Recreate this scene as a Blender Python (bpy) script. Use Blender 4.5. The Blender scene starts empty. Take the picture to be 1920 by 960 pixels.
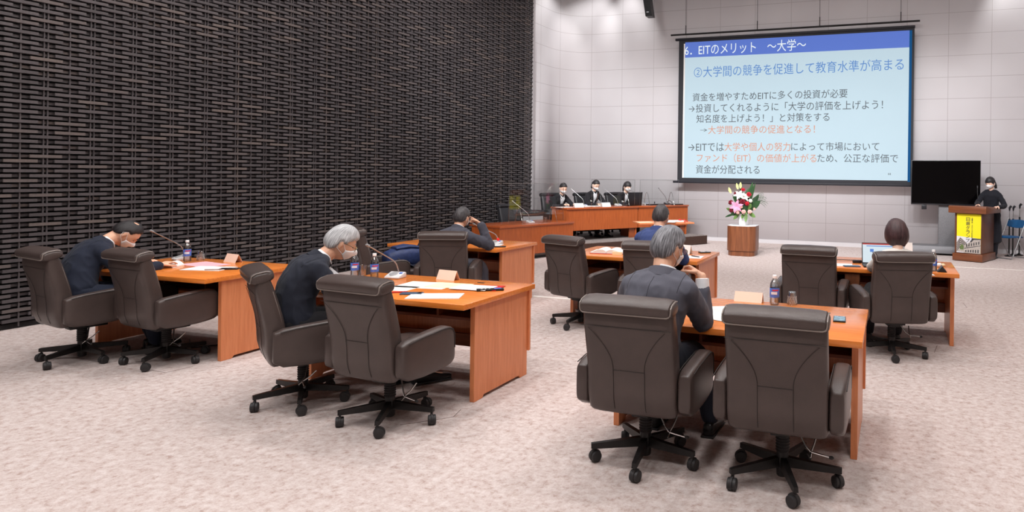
import bpy, bmesh, math, random
from math import sin, cos, pi, radians, sqrt, atan2, exp
from mathutils import Vector, Matrix, noise

# ---------------------------------------------------------------- camera, light, exposure
sc = bpy.context.scene
CAM_H = 1.6
F_PX, CX, CY, ROLL, YAW, PITCH = 1257.5, 1243.0, 332.5, .0124, .3298, .0039
cd = bpy.data.cameras.new('camera')
cam = bpy.data.objects.new('camera', cd)
sc.collection.objects.link(cam)
cd.sensor_width = 36
cd.lens = F_PX * 36 / 1920
cd.shift_x = (960 - CX) / 1920
cd.shift_y = (CY - 480) / 1920
cd.clip_end = 200
cam.matrix_world = (Matrix.Translation((0, 0, CAM_H)) @ Matrix.Rotation(YAW, 4, 'Z')
                    @ Matrix.Rotation(pi / 2 - PITCH, 4, 'X') @ Matrix.Rotation(ROLL, 4, 'Z'))
sc.camera = cam
vs = sc.view_settings
vs.view_transform = 'Standard'
vs.look = 'None'
vs.gamma = 1
vs.use_curve_mapping = False
vs.exposure = 0.0
w = bpy.data.worlds.new('world')
sc.world = w
w.use_nodes = True
w.node_tree.nodes['Background'].inputs[0].default_value = (1, .97, .97, 1)
w.node_tree.nodes['Background'].inputs[1].default_value = .12

WX0, WX1, WYB, WYF, WZ = -8.175, 3.62, 15.93, -7.0, 7.2     # room limits
HALL_W = 77.0        # watts per hall downlight
STAGE_W = 42.0
WASH_W = 110.0
WALL_FILL_W = 3000.0
LIGHT_COL = (1.0, .982, .972)

def area(name, loc, size, watts, col=LIGHT_COL, spread=180):
    l = bpy.data.lights.new(name, 'AREA')
    l.shape = 'DISK'
    l.size = size
    l.energy = watts
    l.color = col
    l.spread = radians(spread)
    o = bpy.data.objects.new(name, l)
    sc.collection.objects.link(o)
    o.location = loc
    return o

def spot(name, loc, target, watts, angle, blend=.6, radius=.08, col=LIGHT_COL):
    l = bpy.data.lights.new(name, 'SPOT')
    l.energy = watts
    l.spot_size = radians(angle)
    l.spot_blend = blend
    l.shadow_soft_size = radius
    l.color = col
    o = bpy.data.objects.new(name, l)
    sc.collection.objects.link(o)
    o.location = loc
    d = Vector(target) - Vector(loc)
    o.rotation_euler = d.to_track_quat('-Z', 'Y').to_euler()
    return o

LAMPS = []
for gx in (-6.3, -3.9, -1.5, .9):
    for gy in (-1.5, 1.6, 4.7, 7.6):
        LAMPS.append((gx, gy))
        area('hall_lamp_light', (gx, gy, WZ - .09), .75, HALL_W * (.55 if gy > 6 else 1))
STAGE_LAMPS = [(-6.0, 10.8), (-3.4, 10.6), (-.6, 10.6), (1.9, 10.8)]
for gx, gy in STAGE_LAMPS:
    area('stage_lamp_light', (gx, gy, WZ - .09), .55, STAGE_W)
# a row of added, unseen spots that brighten the lower back wall
WALL_FILLS = [(-6.2, 6.2), (-4.6, 6.2), (-2.6, 6.2), (-.6, 6.2), (1.0, 6.2)]
for gx, gy in WALL_FILLS:
    spot('added_wall_fill_light', (gx, gy, WZ - .14), (gx * 1.2 + .3, 15.9, .2), WALL_FILL_W * (.7 if gx > 0 else 1), 50, 1.0, .3, (.98, .985, 1.0))
WASH = [((-7.3, 14.55, WZ - .12), (-8.2, 15.0, 4.4)), ((-6.85, 15.15, WZ - .12), (-7.7, 15.9, 4.4)),
        ((-6.2, 15.2, WZ - .12), (-6.6, 15.93, 4.3)), ((2.3, 15.2, WZ - .12), (2.7, 15.93, 4.3))]
for a, b in WASH:
    spot('wall_wash_light', a, b, WASH_W, 58, .8, .05)

# ---------------------------------------------------------------- pixel helpers (1920 x 960 frame of the photograph, for layout)
_c, _s = cos(YAW), sin(YAW)
def ray(px, py):
    dx, dy = px - CX, py - CY
    x = dx * cos(ROLL) + dy * sin(ROLL)
    y = -dx * sin(ROLL) + dy * cos(ROLL)
    u, v = x / F_PX, -y / F_PX
    d = cos(PITCH) + v * sin(PITCH)
    return Vector((u * _c - d * _s, u * _s + d * _c, v * cos(PITCH) - sin(PITCH)))
def at(px, py, z=0.0):
    r = ray(px, py)
    t = (z - CAM_H) / r.z
    return Vector((r.x * t, r.y * t, z))
def on_y(px, py, Y):
    r = ray(px, py)
    t = Y / r.y
    return Vector((r.x * t, Y, CAM_H + r.z * t))
def proj(p):
    u = p[0] * _c + p[1] * _s
    d = -p[0] * _s + p[1] * _c
    z = p[2] - CAM_H
    d2 = d * cos(PITCH) - z * sin(PITCH)
    z2 = z * cos(PITCH) + d * sin(PITCH)
    X, Y = F_PX * u / d2, -F_PX * z2 / d2
    return (round(CX + X * cos(ROLL) - Y * sin(ROLL)), round(CY + X * sin(ROLL) + Y * cos(ROLL)))

# ---------------------------------------------------------------- materials
def srgb(r, g, b):
    f = lambda c: (c / 255) / 12.92 if c / 255 <= .04045 else ((c / 255 + .055) / 1.055) ** 2.4
    return (f(r), f(g), f(b), 1)

def mat(name, col, rough=.5, metal=0.0, spec=.5, noise_scale=0, noise_amt=.15, bump=0.0, bump_scale=200,
        coat=0.0, sheen=0.0, stretch=None, emit=None, trans=0.0, ior=1.45, subsurf=0.0, alpha=1.0):
    m = bpy.data.materials.new(name)
    m.use_nodes = True
    nt = m.node_tree
    b = nt.nodes['Principled BSDF']
    b.inputs['Base Color'].default_value = col
    b.inputs['Roughness'].default_value = rough
    b.inputs['Metallic'].default_value = metal
    b.inputs['Specular IOR Level'].default_value = spec
    b.inputs['Coat Weight'].default_value = coat
    b.inputs['Sheen Weight'].default_value = sheen
    b.inputs['Transmission Weight'].default_value = trans
    b.inputs['IOR'].default_value = ior
    b.inputs['Subsurface Weight'].default_value = subsurf
    b.inputs['Subsurface Scale'].default_value = .01
    if emit:
        b.inputs['Emission Color'].default_value = emit[0]
        b.inputs['Emission Strength'].default_value = emit[1]
    tc = nt.nodes.new('ShaderNodeTexCoord')
    src = tc.outputs['Object']
    if stretch:
        mp = nt.nodes.new('ShaderNodeMapping')
        mp.inputs['Scale'].default_value = stretch
        nt.links.new(src, mp.inputs[0])
        src = mp.outputs[0]
    if noise_scale:
        n = nt.nodes.new('ShaderNodeTexNoise')
        n.inputs['Scale'].default_value = noise_scale
        n.inputs['Detail'].default_value = 5
        nt.links.new(src, n.inputs['Vector'])
        r = nt.nodes.new('ShaderNodeMix')
        r.data_type = 'RGBA'
        lo = tuple(c * (1 - noise_amt) for c in col[:3]) + (1,)
        hi = tuple(min(1, c * (1 + noise_amt)) for c in col[:3]) + (1,)
        r.inputs[6].default_value = lo
        r.inputs[7].default_value = hi
        mr = nt.nodes.new('ShaderNodeMapRange')
        mr.inputs[1].default_value = .3
        mr.inputs[2].default_value = .7
        nt.links.new(n.outputs['Fac'], mr.inputs[0])
        nt.links.new(mr.outputs[0], r.inputs[0])
        nt.links.new(r.outputs[2], b.inputs['Base Color'])
    if bump:
        n2 = nt.nodes.new('ShaderNodeTexNoise')
        n2.inputs['Scale'].default_value = bump_scale
        n2.inputs['Detail'].default_value = 3
        nt.links.new(src, n2.inputs['Vector'])
        bp = nt.nodes.new('ShaderNodeBump')
        bp.inputs['Strength'].default_value = bump
        bp.inputs['Distance'].default_value = .004
        nt.links.new(n2.outputs['Fac'], bp.inputs['Height'])
        nt.links.new(bp.outputs[0], b.inputs['Normal'])
    return m

M = {}
M['leather'] = mat('brown_leather', srgb(71, 60, 57), .31, spec=.5, noise_scale=9, noise_amt=.10, bump=.25, bump_scale=260)
M['leather_trim'] = mat('highlit_leather_piping', srgb(128, 118, 112), .3, spec=.6, noise_scale=20, noise_amt=.05)  # same leather, paler: the gloss highlight along the piping is in the colour
M['seam'] = mat('leather_seam', srgb(40, 33, 31), .6, noise_scale=30, noise_amt=.1)
M['black_leather'] = mat('black_leather', srgb(38, 37, 40), .38, spec=.5, noise_scale=9, noise_amt=.12, bump=.2, bump_scale=260)
M['black_trim'] = mat('black_piping', srgb(60, 60, 64), .35, noise_scale=20, noise_amt=.1)
M['black_metal'] = mat('black_metal', srgb(30, 28, 28), .4, metal=.3, noise_scale=15, noise_amt=.2)
M['rubber'] = mat('black_rubber', srgb(42, 40, 41), .55, noise_scale=20, noise_amt=.15)
M['chrome'] = mat('chrome', srgb(205, 205, 205), .18, metal=1.0, noise_scale=12, noise_amt=.05)
M['steel'] = mat('brushed_steel', srgb(176, 176, 178), .33, metal=.9, noise_scale=40, noise_amt=.1)

def wood(name, c1, c2, rough=.32, axis=2, coat=.15, scale=9):
    m = bpy.data.materials.new(name)
    m.use_nodes = True
    nt = m.node_tree
    b = nt.nodes['Principled BSDF']
    tc = nt.nodes.new('ShaderNodeTexCoord')
    mp = nt.nodes.new('ShaderNodeMapping')
    sca = [scale * 3, scale * 3, scale * 3]
    sca[axis] = scale * .22
    mp.inputs['Scale'].default_value = sca
    nt.links.new(tc.outputs['Object'], mp.inputs[0])
    n = nt.nodes.new('ShaderNodeTexNoise')
    n.inputs['Scale'].default_value = 1.6
    n.inputs['Detail'].default_value = 7
    n.inputs['Roughness'].default_value = .62
    n.inputs['Distortion'].default_value = .4
    nt.links.new(mp.outputs[0], n.inputs['Vector'])
    r = nt.nodes.new('ShaderNodeValToRGB')
    r.color_ramp.elements[0].position = .32
    r.color_ramp.elements[0].color = c1
    r.color_ramp.elements[1].position = .70
    r.color_ramp.elements[1].color = c2
    nt.links.new(n.outputs['Fac'], r.inputs[0])
    nt.links.new(r.outputs[0], b.inputs['Base Color'])
    b.inputs['Roughness'].default_value = rough
    b.inputs['Coat Weight'].default_value = coat
    b.inputs['Coat Roughness'].default_value = .15
    return m
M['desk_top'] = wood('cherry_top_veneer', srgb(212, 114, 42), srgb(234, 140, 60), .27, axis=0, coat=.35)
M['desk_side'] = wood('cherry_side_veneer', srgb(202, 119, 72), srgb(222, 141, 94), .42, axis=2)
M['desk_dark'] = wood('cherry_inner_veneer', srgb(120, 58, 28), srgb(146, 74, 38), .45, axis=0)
M['tribune'] = wood('tribune_veneer', srgb(150, 72, 30), srgb(180, 92, 42), .38, axis=2)
M['tribune_top'] = wood('tribune_top_veneer', srgb(152, 72, 34), srgb(176, 88, 44), .25, axis=0, coat=.4)
M['lectern_wood'] = wood('walnut_veneer', srgb(82, 46, 28), srgb(112, 66, 42), .4, axis=2)
M['lectern_top'] = wood('walnut_top_veneer', srgb(96, 52, 28), srgb(124, 70, 40), .35, axis=0)
M['pedestal_wood'] = wood('teak_veneer', srgb(100, 56, 32), srgb(138, 82, 50), .4, axis=2, scale=6)
M['riser_wood'] = wood('dark_riser_wood', srgb(44, 25, 17), srgb(66, 40, 28), .55, axis=0)
M['white_plastic'] = mat('white_plastic', srgb(222, 222, 224), .35, noise_scale=10, noise_amt=.02)
M['mic_body'] = mat('mic_base_plastic', srgb(206, 204, 204), .38, noise_scale=14, noise_amt=.04)
M['mic_grey'] = mat('mic_grille', srgb(150, 150, 152), .5, noise_scale=120, noise_amt=.25)
M['dark_plastic'] = mat('dark_plastic', srgb(34, 34, 38), .35, noise_scale=12, noise_amt=.1)
M['paper'] = mat('white_paper', srgb(236, 235, 232), .75, noise_scale=4, noise_amt=.02)
M['cream_paper'] = mat('cream_paper', srgb(244, 228, 186), .75, noise_scale=4, noise_amt=.03)
M['pink_paper'] = mat('pink_paper', srgb(240, 176, 186), .75, noise_scale=4, noise_amt=.02)
M['card'] = mat('name_card', srgb(240, 210, 190), .65, noise_scale=5, noise_amt=.02)
M['red'] = mat('red_plastic', srgb(200, 36, 34), .4, noise_scale=10, noise_amt=.05)
M['red_glow'] = mat('red_ring_lamp', srgb(210, 30, 26), .35, emit=(srgb(240, 40, 30), .5), noise_scale=8, noise_amt=.05)
M['blue_label'] = mat('blue_label', srgb(78, 118, 208), .4, noise_scale=34, noise_amt=.4)
M['ink'] = mat('printed_ink', srgb(62, 62, 66), .8, noise_scale=5, noise_amt=.05)

# ---------------------------------------------------------------- mesh helpers
class G:
    """collects shapes; becomes ONE mesh object"""
    def __init__(s):
        s.bm = bmesh.new()
    def add(s, verts, faces, mtx=None, mi=0):
        vs_ = [s.bm.verts.new((mtx @ Vector(v)) if mtx else v) for v in verts]
        for f in faces:
            try:
                fc = s.bm.faces.new([vs_[i] for i in f])
                fc.material_index = mi
            except ValueError:
                pass
        return s
    def box(s, x0, x1, y0, y1, z0, z1, bev=0.0, seg=2, mtx=None, mi=0):
        v = [(x, y, z) for x in (x0, x1) for y in (y0, y1) for z in (z0, z1)]
        f = [(0, 1, 3, 2), (4, 6, 7, 5), (0, 4, 5, 1), (2, 3, 7, 6), (0, 2, 6, 4), (1, 5, 7, 3)]
        return s._bev(v, f, bev, seg, mtx, mi)
    def _bev(s, v, f, bev, seg, mtx, mi):
        if bev <= 0:
            return s.add(v, f, mtx, mi)
        t = bmesh.new()
        tv = [t.verts.new(p) for p in v]
        for q in f:
            t.faces.new([tv[i] for i in q])
        bmesh.ops.recalc_face_normals(t, faces=t.faces)
        ed = [e for e in t.edges if len(e.link_faces) == 2 and e.calc_face_angle(0) > .6]
        bmesh.ops.bevel(t, geom=ed, offset=bev, segments=seg, profile=.5, affect='EDGES')
        t.verts.index_update()
        s.add([p.co.copy() for p in t.verts], [[p.index for p in q.verts] for q in t.faces], mtx, mi)
        t.free()
        return s
    def prism(s, poly, a0, a1, axis='x', bev=0.0, seg=2, mtx=None, mi=0):
        """poly: 2-D outline; extruded along axis from a0 to a1"""
        def P(p, a):
            return {'x': (a, p[0], p[1]), 'y': (p[0], a, p[1]), 'z': (p[0], p[1], a)}[axis]
        n = len(poly)
        v = [P(p, a0) for p in poly] + [P(p, a1) for p in poly]
        f = [tuple(range(n))[::-1], tuple(range(n, 2 * n))] + [(i, (i + 1) % n, n + (i + 1) % n, n + i) for i in range(n)]
        return s._bev(v, f, bev, seg, mtx, mi)
    def rings(s, rings, cap=True, mtx=None, mi=0):
        n = len(rings[0])
        v = [p for r in rings for p in r]
        f = []
        for k in range(len(rings) - 1):
            for i in range(n):
                j = (i + 1) % n
                f.append((k * n + i, k * n + j, (k + 1) * n + j, (k + 1) * n + i))
        if cap:
            f.append(tuple(range(n))[::-1])
            f.append(tuple(range((len(rings) - 1) * n, len(rings) * n)))
        return s.add(v, f, mtx, mi)
    def tube(s, path, r, n=8, mtx=None, mi=0, closed=False, flat=1.0):
        pts = [Vector(p) for p in path]
        rs = r if isinstance(r, (list, tuple)) else [r] * len(pts)
        up = None
        out = []
        for i, p in enumerate(pts):
            if closed:
                t = pts[(i + 1) % len(pts)] - pts[i - 1]
            else:
                t = pts[min(i + 1, len(pts) - 1)] - pts[max(i - 1, 0)]
            t = t.normalized() if t.length > 1e-9 else Vector((0, 0, 1))
            if up is None:
                up = Vector((0, 0, 1)) if abs(t.z) < .9 else Vector((1, 0, 0))
            a = t.cross(up)
            if a.length < 1e-6:
                a = t.cross(Vector((1, 0, 0)))
            a.normalize()
            b = a.cross(t).normalized()
            up = b
            out.append([p + (a * cos(2 * pi * k / n) + b * sin(2 * pi * k / n) * flat) * rs[i] for k in range(n)])
        if closed:
            out.append(out[0])
        return s.rings(out, cap=not closed, mtx=mtx, mi=mi)
    def lathe(s, prof, n=24, mtx=None, mi=0, cap=True):
        return s.rings([[(r * cos(2 * pi * k / n), r * sin(2 * pi * k / n), z) for k in range(n)] for r, z in prof], cap, mtx, mi)
    def ell(s, c, r, n=20, m=12, mtx=None, mi=0):
        v = [(c[0], c[1], c[2] - r[2])]
        for i in range(1, m):
            t = pi * i / m
            for k in range(n):
                a = 2 * pi * k / n
                v.append((c[0] + r[0] * sin(t) * cos(a), c[1] + r[1] * sin(t) * sin(a), c[2] - r[2] * cos(t)))
        v.append((c[0], c[1], c[2] + r[2]))
        f = [(0, 1 + (k + 1) % n, 1 + k) for k in range(n)]
        for i in range(m - 2):
            for k in range(n):
                a, b = 1 + i * n + k, 1 + i * n + (k + 1) % n
                f.append((a, b, b + n, a + n))
        last = len(v) - 1
        f += [(last, last - n + k, last - n + (k + 1) % n) for k in range(n)]
        return s.add(v, f, mtx, mi)
    def se_sweep(s, secs, n=28, mtx=None, mi=0, rnd=True):
        """secs: (centre, dirA, dirB, halfA, halfB, exponent); a cushion-like superellipse sweep with rounded ends"""
        out = []
        def ring(c, A, B, ha, hb, p):
            rr = []
            for k in range(n):
                a = 2 * pi * k / n
                ca, sa = cos(a), sin(a)
                x = (abs(ca) ** (2 / p)) * (1 if ca >= 0 else -1)
                y = (abs(sa) ** (2 / p)) * (1 if sa >= 0 else -1)
                rr.append(Vector(c) + Vector(A) * (x * ha) + Vector(B) * (y * hb))
            return rr
        for q in secs:
            out.append(ring(*q))
        if rnd:
            def capr(q, q2):
                c, A, B, ha, hb, p = q
                d = (Vector(c) - Vector(q2[0])).normalized()
                e = min(ha, hb) * .35
                return [ring(Vector(c) + d * e * .6, A, B, ha - e * .25, hb - e * .25, p), ring(Vector(c) + d * e, A, B, ha - e * .9, hb - e * .9, p)]
            a = capr(secs[0], secs[1])
            b = capr(secs[-1], secs[-2])
            out = [a[1], a[0]] + out + b
        return s.rings(out, True, mtx, mi)
    def mesh(s, name, mats, smooth=True, ang=40):
        bmesh.ops.recalc_face_normals(s.bm, faces=s.bm.faces)
        me = bpy.data.meshes.new(name)
        s.bm.to_mesh(me)
        s.bm.free()
        for m in (mats if isinstance(mats, (list, tuple)) else [mats]):
            me.materials.append(M[m] if isinstance(m, str) else m)
        if smooth:
            me.polygons.foreach_set('use_smooth', [True] * len(me.polygons))
            me.set_sharp_from_angle(angle=radians(ang))
        return me

def link(name, data, parent=None, loc=None, rotz=0):
    o = bpy.data.objects.new(name, data)
    sc.collection.objects.link(o)
    if parent:
        o.parent = parent
    if loc is not None:
        o.location = loc
    if rotz:
        o.rotation_euler = (0, 0, rotz)
    return o
def obj(name, g, mats, parent=None, smooth=True, ang=40, loc=None, rotz=0):
    return link(name, g.mesh(name, mats, smooth, ang), parent, loc, rotz)
def tag(o, label, cat, group=None, kind=None):
    if label:
        o['label'] = label
    if cat:
        o['category'] = cat
    if group:
        o['group'] = group
    if kind:
        o['kind'] = kind
    return o
def thing(name, label, cat, loc=(0, 0, 0), rotz=0, group=None):
    o = bpy.data.objects.new(name, None)
    o.empty_display_size = .1
    sc.collection.objects.link(o)
    o.location = loc
    o.rotation_euler = (0, 0, rotz)
    return tag(o, label, cat, group)
def solo(name, g, mats, label, cat, loc=(0, 0, 0), rotz=0, group=None, smooth=True, ang=40):
    return tag(obj(name, g, mats, None, smooth, ang, loc, rotz), label, cat, group)
def struct(name, g, mats, smooth=False, ang=40):
    return tag(obj(name, g, mats, None, smooth, ang), None, None, None, 'structure')
def dup(root, loc=None, rotz=None, label=None, group=None, skip=()):
    r = root.copy()
    sc.collection.objects.link(r)
    def rec(a, b):
        for ch in list(a.children):
            if ch.name.split('.')[0] in skip:
                continue
            k = ch.copy()
            sc.collection.objects.link(k)
            k.parent = b
            rec(ch, k)
    rec(root, r)
    if loc is not None:
        r.location = loc
    if rotz is not None:
        r.rotation_euler = (0, 0, rotz)
    if label:
        r['label'] = label
    if group:
        r['group'] = group
    return r

# ---------------------------------------------------------------- the room
def carpet():
    m = bpy.data.materials.new('mottled_beige_carpet')
    m.use_nodes = True
    nt = m.node_tree
    b = nt.nodes['Principled BSDF']
    tc = nt.nodes.new('ShaderNodeTexCoord')
    n1 = nt.nodes.new('ShaderNodeTexNoise')
    n1.inputs['Scale'].default_value = 20
    n1.inputs['Detail'].default_value = 9
    n1.inputs['Roughness'].default_value = .8
    nt.links.new(tc.outputs['Object'], n1.inputs['Vector'])
    r = nt.nodes.new('ShaderNodeValToRGB')
    e = r.color_ramp.elements
    e[0].position = .33
    e[0].color = srgb(154, 129, 119)
    e[1].position = .61
    e[1].color = srgb(204, 193, 190)
    k = e.new(.46)
    k.color = srgb(186, 170, 165)
    nt.links.new(n1.outputs['Fac'], r.inputs[0])
    nt.links.new(r.outputs[0], b.inputs['Base Color'])
    n2 = nt.nodes.new('ShaderNodeTexNoise')
    n2.inputs['Scale'].default_value = 160
    n2.inputs['Detail'].default_value = 4
    nt.links.new(tc.outputs['Object'], n2.inputs['Vector'])
    bp = nt.nodes.new('ShaderNodeBump')
    bp.inputs['Strength'].default_value = .5
    bp.inputs['Distance'].default_value = .006
    nt.links.new(n2.outputs['Fac'], bp.inputs['Height'])
    nt.links.new(bp.outputs[0], b.inputs['Normal'])
    b.inputs['Roughness'].default_value = .95
    b.inputs['Specular IOR Level'].default_value = .1
    return m
M['carpet'] = carpet()

def panel_wall():
    """glossy pale wall panels with fine joints: 0.865 m wide, 0.465 m high"""
    m = bpy.data.materials.new('pale_wall_panels')
    m.use_nodes = True
    nt = m.node_tree
    b = nt.nodes['Principled BSDF']
    tc = nt.nodes.new('ShaderNodeTexCoord')
    sp = nt.nodes.new('ShaderNodeSeparateXYZ')
    nt.links.new(tc.outputs['UV'], sp.inputs[0])
    def joint(sock, period, off, wdt):
        a = nt.nodes.new('ShaderNodeMath')
        a.operation = 'ADD'
        a.inputs[1].default_value = off
        nt.links.new(sock, a.inputs[0])
        p = nt.nodes.new('ShaderNodeMath')
        p.operation = 'PINGPONG'
        p.inputs[1].default_value = period / 2
        nt.links.new(a.outputs[0], p.inputs[0])
        c = nt.nodes.new('ShaderNodeMath')
        c.operation = 'LESS_THAN'
        c.inputs[1].default_value = wdt
        nt.links.new(p.outputs[0], c.inputs[0])
        return c.outputs[0]
    jx = joint(sp.outputs[0], .8575, 1.449, .0045)
    jy = joint(sp.outputs[1], .4705, -.05, .0045)
    mx = nt.nodes.new('ShaderNodeMath')
    mx.operation = 'MAXIMUM'
    nt.links.new(jx, mx.inputs[0])
    nt.links.new(jy, mx.inputs[1])
    n = nt.nodes.new('ShaderNodeTexNoise')
    n.inputs['Scale'].default_value = .8
    nt.links.new(tc.outputs['Object'], n.inputs['Vector'])
    cr = nt.nodes.new('ShaderNodeValToRGB')
    cr.color_ramp.elements[0].position = .3
    cr.color_ramp.elements[0].color = srgb(210, 206, 209)
    cr.color_ramp.elements[1].position = .7
    cr.color_ramp.elements[1].color = srgb(218, 215, 218)
    nt.links.new(n.outputs['Fac'], cr.inputs[0])
    mi = nt.nodes.new('ShaderNodeMix')
    mi.data_type = 'RGBA'
    mi.inputs[7].default_value = srgb(182, 176, 178)
    nt.links.new(mx.outputs[0], mi.inputs[0])
    nt.links.new(cr.outputs[0], mi.inputs[6])
    nt.links.new(mi.outputs[2], b.inputs['Base Color'])
    b.inputs['Roughness'].default_value = .42
    b.inputs['Specular IOR Level'].default_value = .22
    return m
M['panels'] = panel_wall()
M['ceiling'] = mat('ceiling_plaster', srgb(196, 192, 190), .9, noise_scale=3, noise_amt=.03)
M['rear'] = mat('rear_wall_plaster', srgb(176, 166, 160), .8, noise_scale=2, noise_amt=.05)
M['skirting'] = mat('pale_skirting', srgb(188, 184, 186), .6, noise_scale=3, noise_amt=.03)

struct('floor', G().box(-8.8, 4.2, WYF, 16.6, -.12, 0), 'carpet')
struct('ceiling', G().box(-8.8, 4.2, WYF, 16.6, WZ, WZ + .15), 'ceiling')
struct('wall_right', G().box(WX1, WX1 + .2, WYF, WYB + .4, 0, WZ), 'rear')
struct('wall_rear', G().box(-8.8, 4.2, WYF - .2, WYF, 0, WZ), 'rear')

def back_wall():
    """back wall of panels whose two ends bend round in a cove"""
    pts = [(WX0 - .03, 13.9)]
    cx, cy, R = -7.32, 15.07, .86
    for i in range(13):
        a = pi - (pi / 2) * i / 12
        pts.append((cx + R * cos(a), cy + R * sin(a)))
    pts.append((1.95, WYB))
    cx2 = 2.74
    for i in range(13):
        a = pi / 2 - (pi / 2) * i / 12
        pts.append((cx2 + R * cos(a), cy + R * sin(a)))
    pts.append((WX1 - .02, 13.0))
    bm = bmesh.new()
    uvl = bm.loops.layers.uv.new('UVMap')
    s0 = 0
    acc = [0]
    for a, b in zip(pts, pts[1:]):
        acc.append(acc[-1] + sqrt((a[0] - b[0]) ** 2 + (a[1] - b[1]) ** 2))
    ref = acc[14] - 1.95                       # arc length runs with x along the flat part
    vv = [(bm.verts.new((x, y, 0)), bm.verts.new((x, y, WZ))) for x, y in pts]
    for i in range(len(pts) - 1):
        f = bm.faces.new((vv[i][0], vv[i + 1][0], vv[i + 1][1], vv[i][1]))
        for lp, (u, v) in zip(f.loops, ((acc[i] - ref, 0), (acc[i + 1] - ref, 0), (acc[i + 1] - ref, WZ), (acc[i] - ref, WZ))):
            lp[uvl].uv = (u, v)
        f.smooth = True
    me = bpy.data.meshes.new('wall_back')
    bm.normal_update()
    bm.to_mesh(me)
    bm.free()
    me.materials.append(M['panels'])
    o = link('wall_back', me)
    so = o.modifiers.new('thick', 'SOLIDIFY')
    so.thickness = .15
    so.offset = -1
    tag(o, None, None, None, 'structure')
    # skirting follows the wall
    g = G()
    inner = []
    for i, (x, y) in enumerate(pts[1:], 1):
        d = Vector((pts[min(i + 1, len(pts) - 1)][0] - pts[i - 1][0], pts[min(i + 1, len(pts) - 1)][1] - pts[i - 1][1])).normalized()
        inner.append((x + d.y * .012, y - d.x * .012))
    for i in range(len(inner) - 1):
        (xa, ya), (xb, yb) = inner[i], inner[i + 1]
        (xo, yo), (xp, yp) = pts[i + 1], pts[i + 2]
        g.add([(xa, ya, 0), (xb, yb, 0), (xp, yp, 0), (xo, yo, 0), (xa, ya, .09), (xb, yb, .09), (xp, yp, .09), (xo, yo, .09)],
              [(0, 1, 5, 4), (4, 5, 6, 7), (0, 4, 7, 3), (1, 2, 6, 5)])
    struct('baseboard_back', g, 'skirting')
back_wall()

def woven_wall():
    """dark basket-woven screen of short strips on slim uprights, over a dark backing"""
    m = bpy.data.materials.new('dark_woven_strips')
    m.use_nodes = True
    nt = m.node_tree
    b = nt.nodes['Principled BSDF']
    ge = nt.nodes.new('ShaderNodeNewGeometry')
    cr = nt.nodes.new('ShaderNodeValToRGB')
    e = cr.color_ramp.elements
    e[0].position = 0
    e[0].color = srgb(76, 71, 73)
    e[1].position = 1
    e[1].color = srgb(110, 99, 95)
    k = e.new(.75)
    k.color = srgb(90, 84, 86)
    nt.links.new(ge.outputs['Random Per Island'], cr.inputs[0])
    tc = nt.nodes.new('ShaderNodeTexCoord')
    n = nt.nodes.new('ShaderNodeTexNoise')
    n.inputs['Scale'].default_value = 60
    nt.links.new(tc.outputs['Object'], n.inputs['Vector'])
    mx = nt.nodes.new('ShaderNodeMix')
    mx.data_type = 'RGBA'
    mx.blend_type = 'MULTIPLY'
    mx.inputs[0].default_value = .35
    nt.links.new(cr.outputs[0], mx.inputs[6])
    nt.links.new(n.outputs['Fac'], mx.inputs[7])
    nt.links.new(mx.outputs[2], b.inputs['Base Color'])
    b.inputs['Roughness'].default_value = .5
    b.inputs['Specular IOR Level'].default_value = .35
    back = mat('dark_wall_backing', srgb(30, 27, 28), .8, noise_scale=40, noise_amt=.3)
    x = WX0
    P, pitch = .421, .0492
    y_first = 4.43 - 28 * P                     # a pair of uprights
    y_end = 14.15
    g = G()
    strips_v, strips_f = [], []
    def bx(x0, x1, y0, y1, z0, z1):
        y1 = min(y1, y_end)
        if y0 >= y1:
            return
        i = len(strips_v)
        strips_v.extend([(a, b_, c_) for a in (x0, x1) for b_ in (y0, y1) for c_ in (z0, z1)])
        strips_f.extend([tuple(i + q for q in f) for f in ((4, 6, 7, 5), (0, 4, 5, 1), (2, 3, 7, 6), (0, 2, 6, 4), (1, 5, 7, 3))])
    ny = int((y_end - y_first) / P) + 1
    nz = int((WZ - .07) / pitch)
    for i in range(ny + 1):
        yc = y_first + i * P
        for dy in (-.017, .017):
            bx(x - .012, x + .003, yc + dy - .0055, yc + dy + .0055, .02, WZ)
        bx(x - .012, x + .003, yc + P / 2 - .0055, yc + P / 2 + .0055, .02, WZ)
        for k in range(nz):
            z = .085 + k * pitch
            if k % 2 == 0:                      # strips centred on the single upright
                bx(x, x + .016, yc + P / 2 - .138, yc + P / 2 + .138, z - .0155, z + .0155)
                bx(x - .034, x - .02, yc - .20, yc + .20, z - .014, z + .014)
            else:                               # strips centred on the pair
                bx(x, x + .016, yc - .138, yc + .138, z - .0155, z + .0155)
                bx(x - .034, x - .02, yc + P / 2 - .20, yc + P / 2 + .20, z - .014, z + .014)
        if i % 3 == 1:
            bx(x - .02, x + .03, yc - .02, yc + .02, 0, .075)
    g.add(strips_v, strips_f)
    g.box(x - .25, x - .06, WYF, y_end, 0, WZ, mi=1)
    struct('wall_left', g, [m, back])
    struct('baseboard_left', G().box(x - .07, x - .03, WYF, y_end, 0, .05), back)
    struct('trim_1', G().box(x - .25, x + .012, y_end, y_end + .10, 0, WZ, .004), 'skirting')
woven_wall()

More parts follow.
